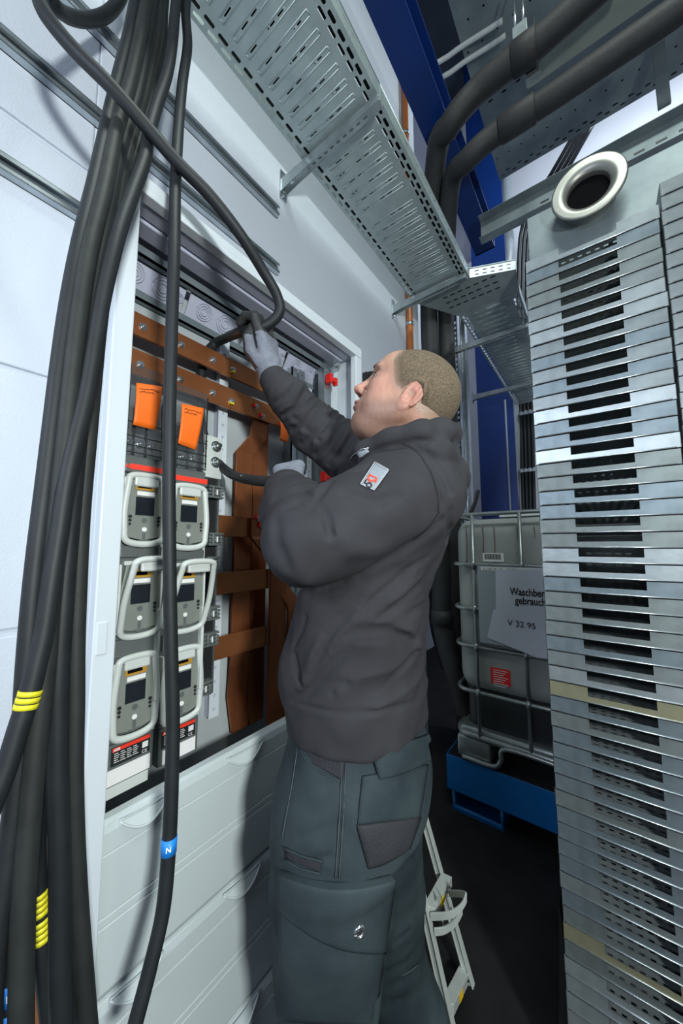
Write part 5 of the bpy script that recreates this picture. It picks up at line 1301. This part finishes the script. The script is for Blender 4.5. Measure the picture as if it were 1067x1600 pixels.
P,N=marchN(tfn,[(555,1440)]); c=Vector(P[0]+N[0]*.019); n_=Vector(N[0]); bm=nb(); s,u=frame_of(n_)
tube(bm,[c+(s*math.cos(t)+u*math.sin(t))*.0082 for t in [2*math.pi*i/24 for i in range(25)]],.0034,8); disc(bm,c-n_*.003,n_,.0085,.003,20); obj('snap_button',bm,'zinc',TR,smooth=True)
bm=nb(); disc(bm,c,n_,.0042,.0012,14); obj('button_hole',bm,'ink',TR)
for pts in ([(468,1150),(456,1230),(441,1310)],[(535,1182),(531,1270),(524,1372)],[(541,1182),(537,1270),(530,1372)],[(594,1222),(630,1214),(668,1198)],[(446,1434),(500,1456),(590,1486)],[(505,1475),(502,1530),(498,1598)],[(560,1488),(552,1540),(545,1598)],[(628,1524),(642,1516),(654,1506)],[(442,1408),(478,1440),(530,1462),(588,1474)],[(446,1372),(500,1388),(560,1392),(602,1380)]):
    seam('stitching',pts,tfn,.0009,'wornseam',TR,.0008)
# boots
for A in (AL,AR):
    bx=multi([(A.x-.22,A.x+.09,.006)]); by=multi([(A.y-.08,A.y+.08,.006)]); bz=multi([(-.006,.20,.006)]); gb=Grid(bx,by,bz)
    d=tcap(gb,[Vector((A.x,A.y,.17)),Vector((A.x+.01,A.y,.07)),Vector((A.x-.10,A.y-.01,.048)),Vector((A.x-.15,A.y-.01,.045))],[.055,.055,.048,.042],.03); d=smin(d,cap(gb,(A.x+.02,A.y,.03),(A.x-.14,A.y-.01,.03),.045,.045),.02); d=np.maximum(d,.001-gb.Z)
    Vb,Qb=surface_nets(bx,by,bz,d.astype(np.float32)); mesh_obj('boot',Vb,Qb,'boot',PER,1)
# gloves
def glove(h,wr,el,nm,lb):
    c=np.array(h['wr']); r=.20; s=.0027
    gx=[multi([(c[k]-r,c[k]+r,s)]) for k in range(3)]; gg=Grid(*gx)
    d=hand(gg,grow=.0034,**h); cuff=cap(gg,Vector(wr),Vector(wr).lerp(Vector(el),.28),.033,.038)
    a=np.array(wr); ax_=np.array(Vector(el)-Vector(wr)); ax_/=np.linalg.norm(ax_)
    t=(gg.X-a[0])*ax_[0]+(gg.Y-a[1])*ax_[1]+(gg.Z-a[2])*ax_[2]
    d=smin(d,cuff,.012)+.0016*np.sin(t*420)*(t>-.01)
    Vg,Qg=surface_nets(*gx,d.astype(np.float32)); o=mesh_obj(nm,Vg,Qg,'glove',PER,1,label=lb)
    # palm and finger coating
    o.data.materials.append(M['coat'])
    w=Vector(h['w']).normalized(); n=Vector(h['n']); n=(n-w*n.dot(w)).normalized(); b=Vector(PER.location); W0=Vector(h['wr'])
    for p in o.data.polygons:
        q=Vector(p.center)+b-W0; a_=q.dot(w); k=p.normal.dot(n)
        if a_>.098 or (a_>.004 and k<-.15 and q.dot(n)<.006): p.material_index=1
    return o
glove(rh,RW,RE,'glove','grey knit glove with dark coated fingers gripping the cable')
glove(lh,LW,LE,'glove','grey glove holding the cable end in front of the chest')
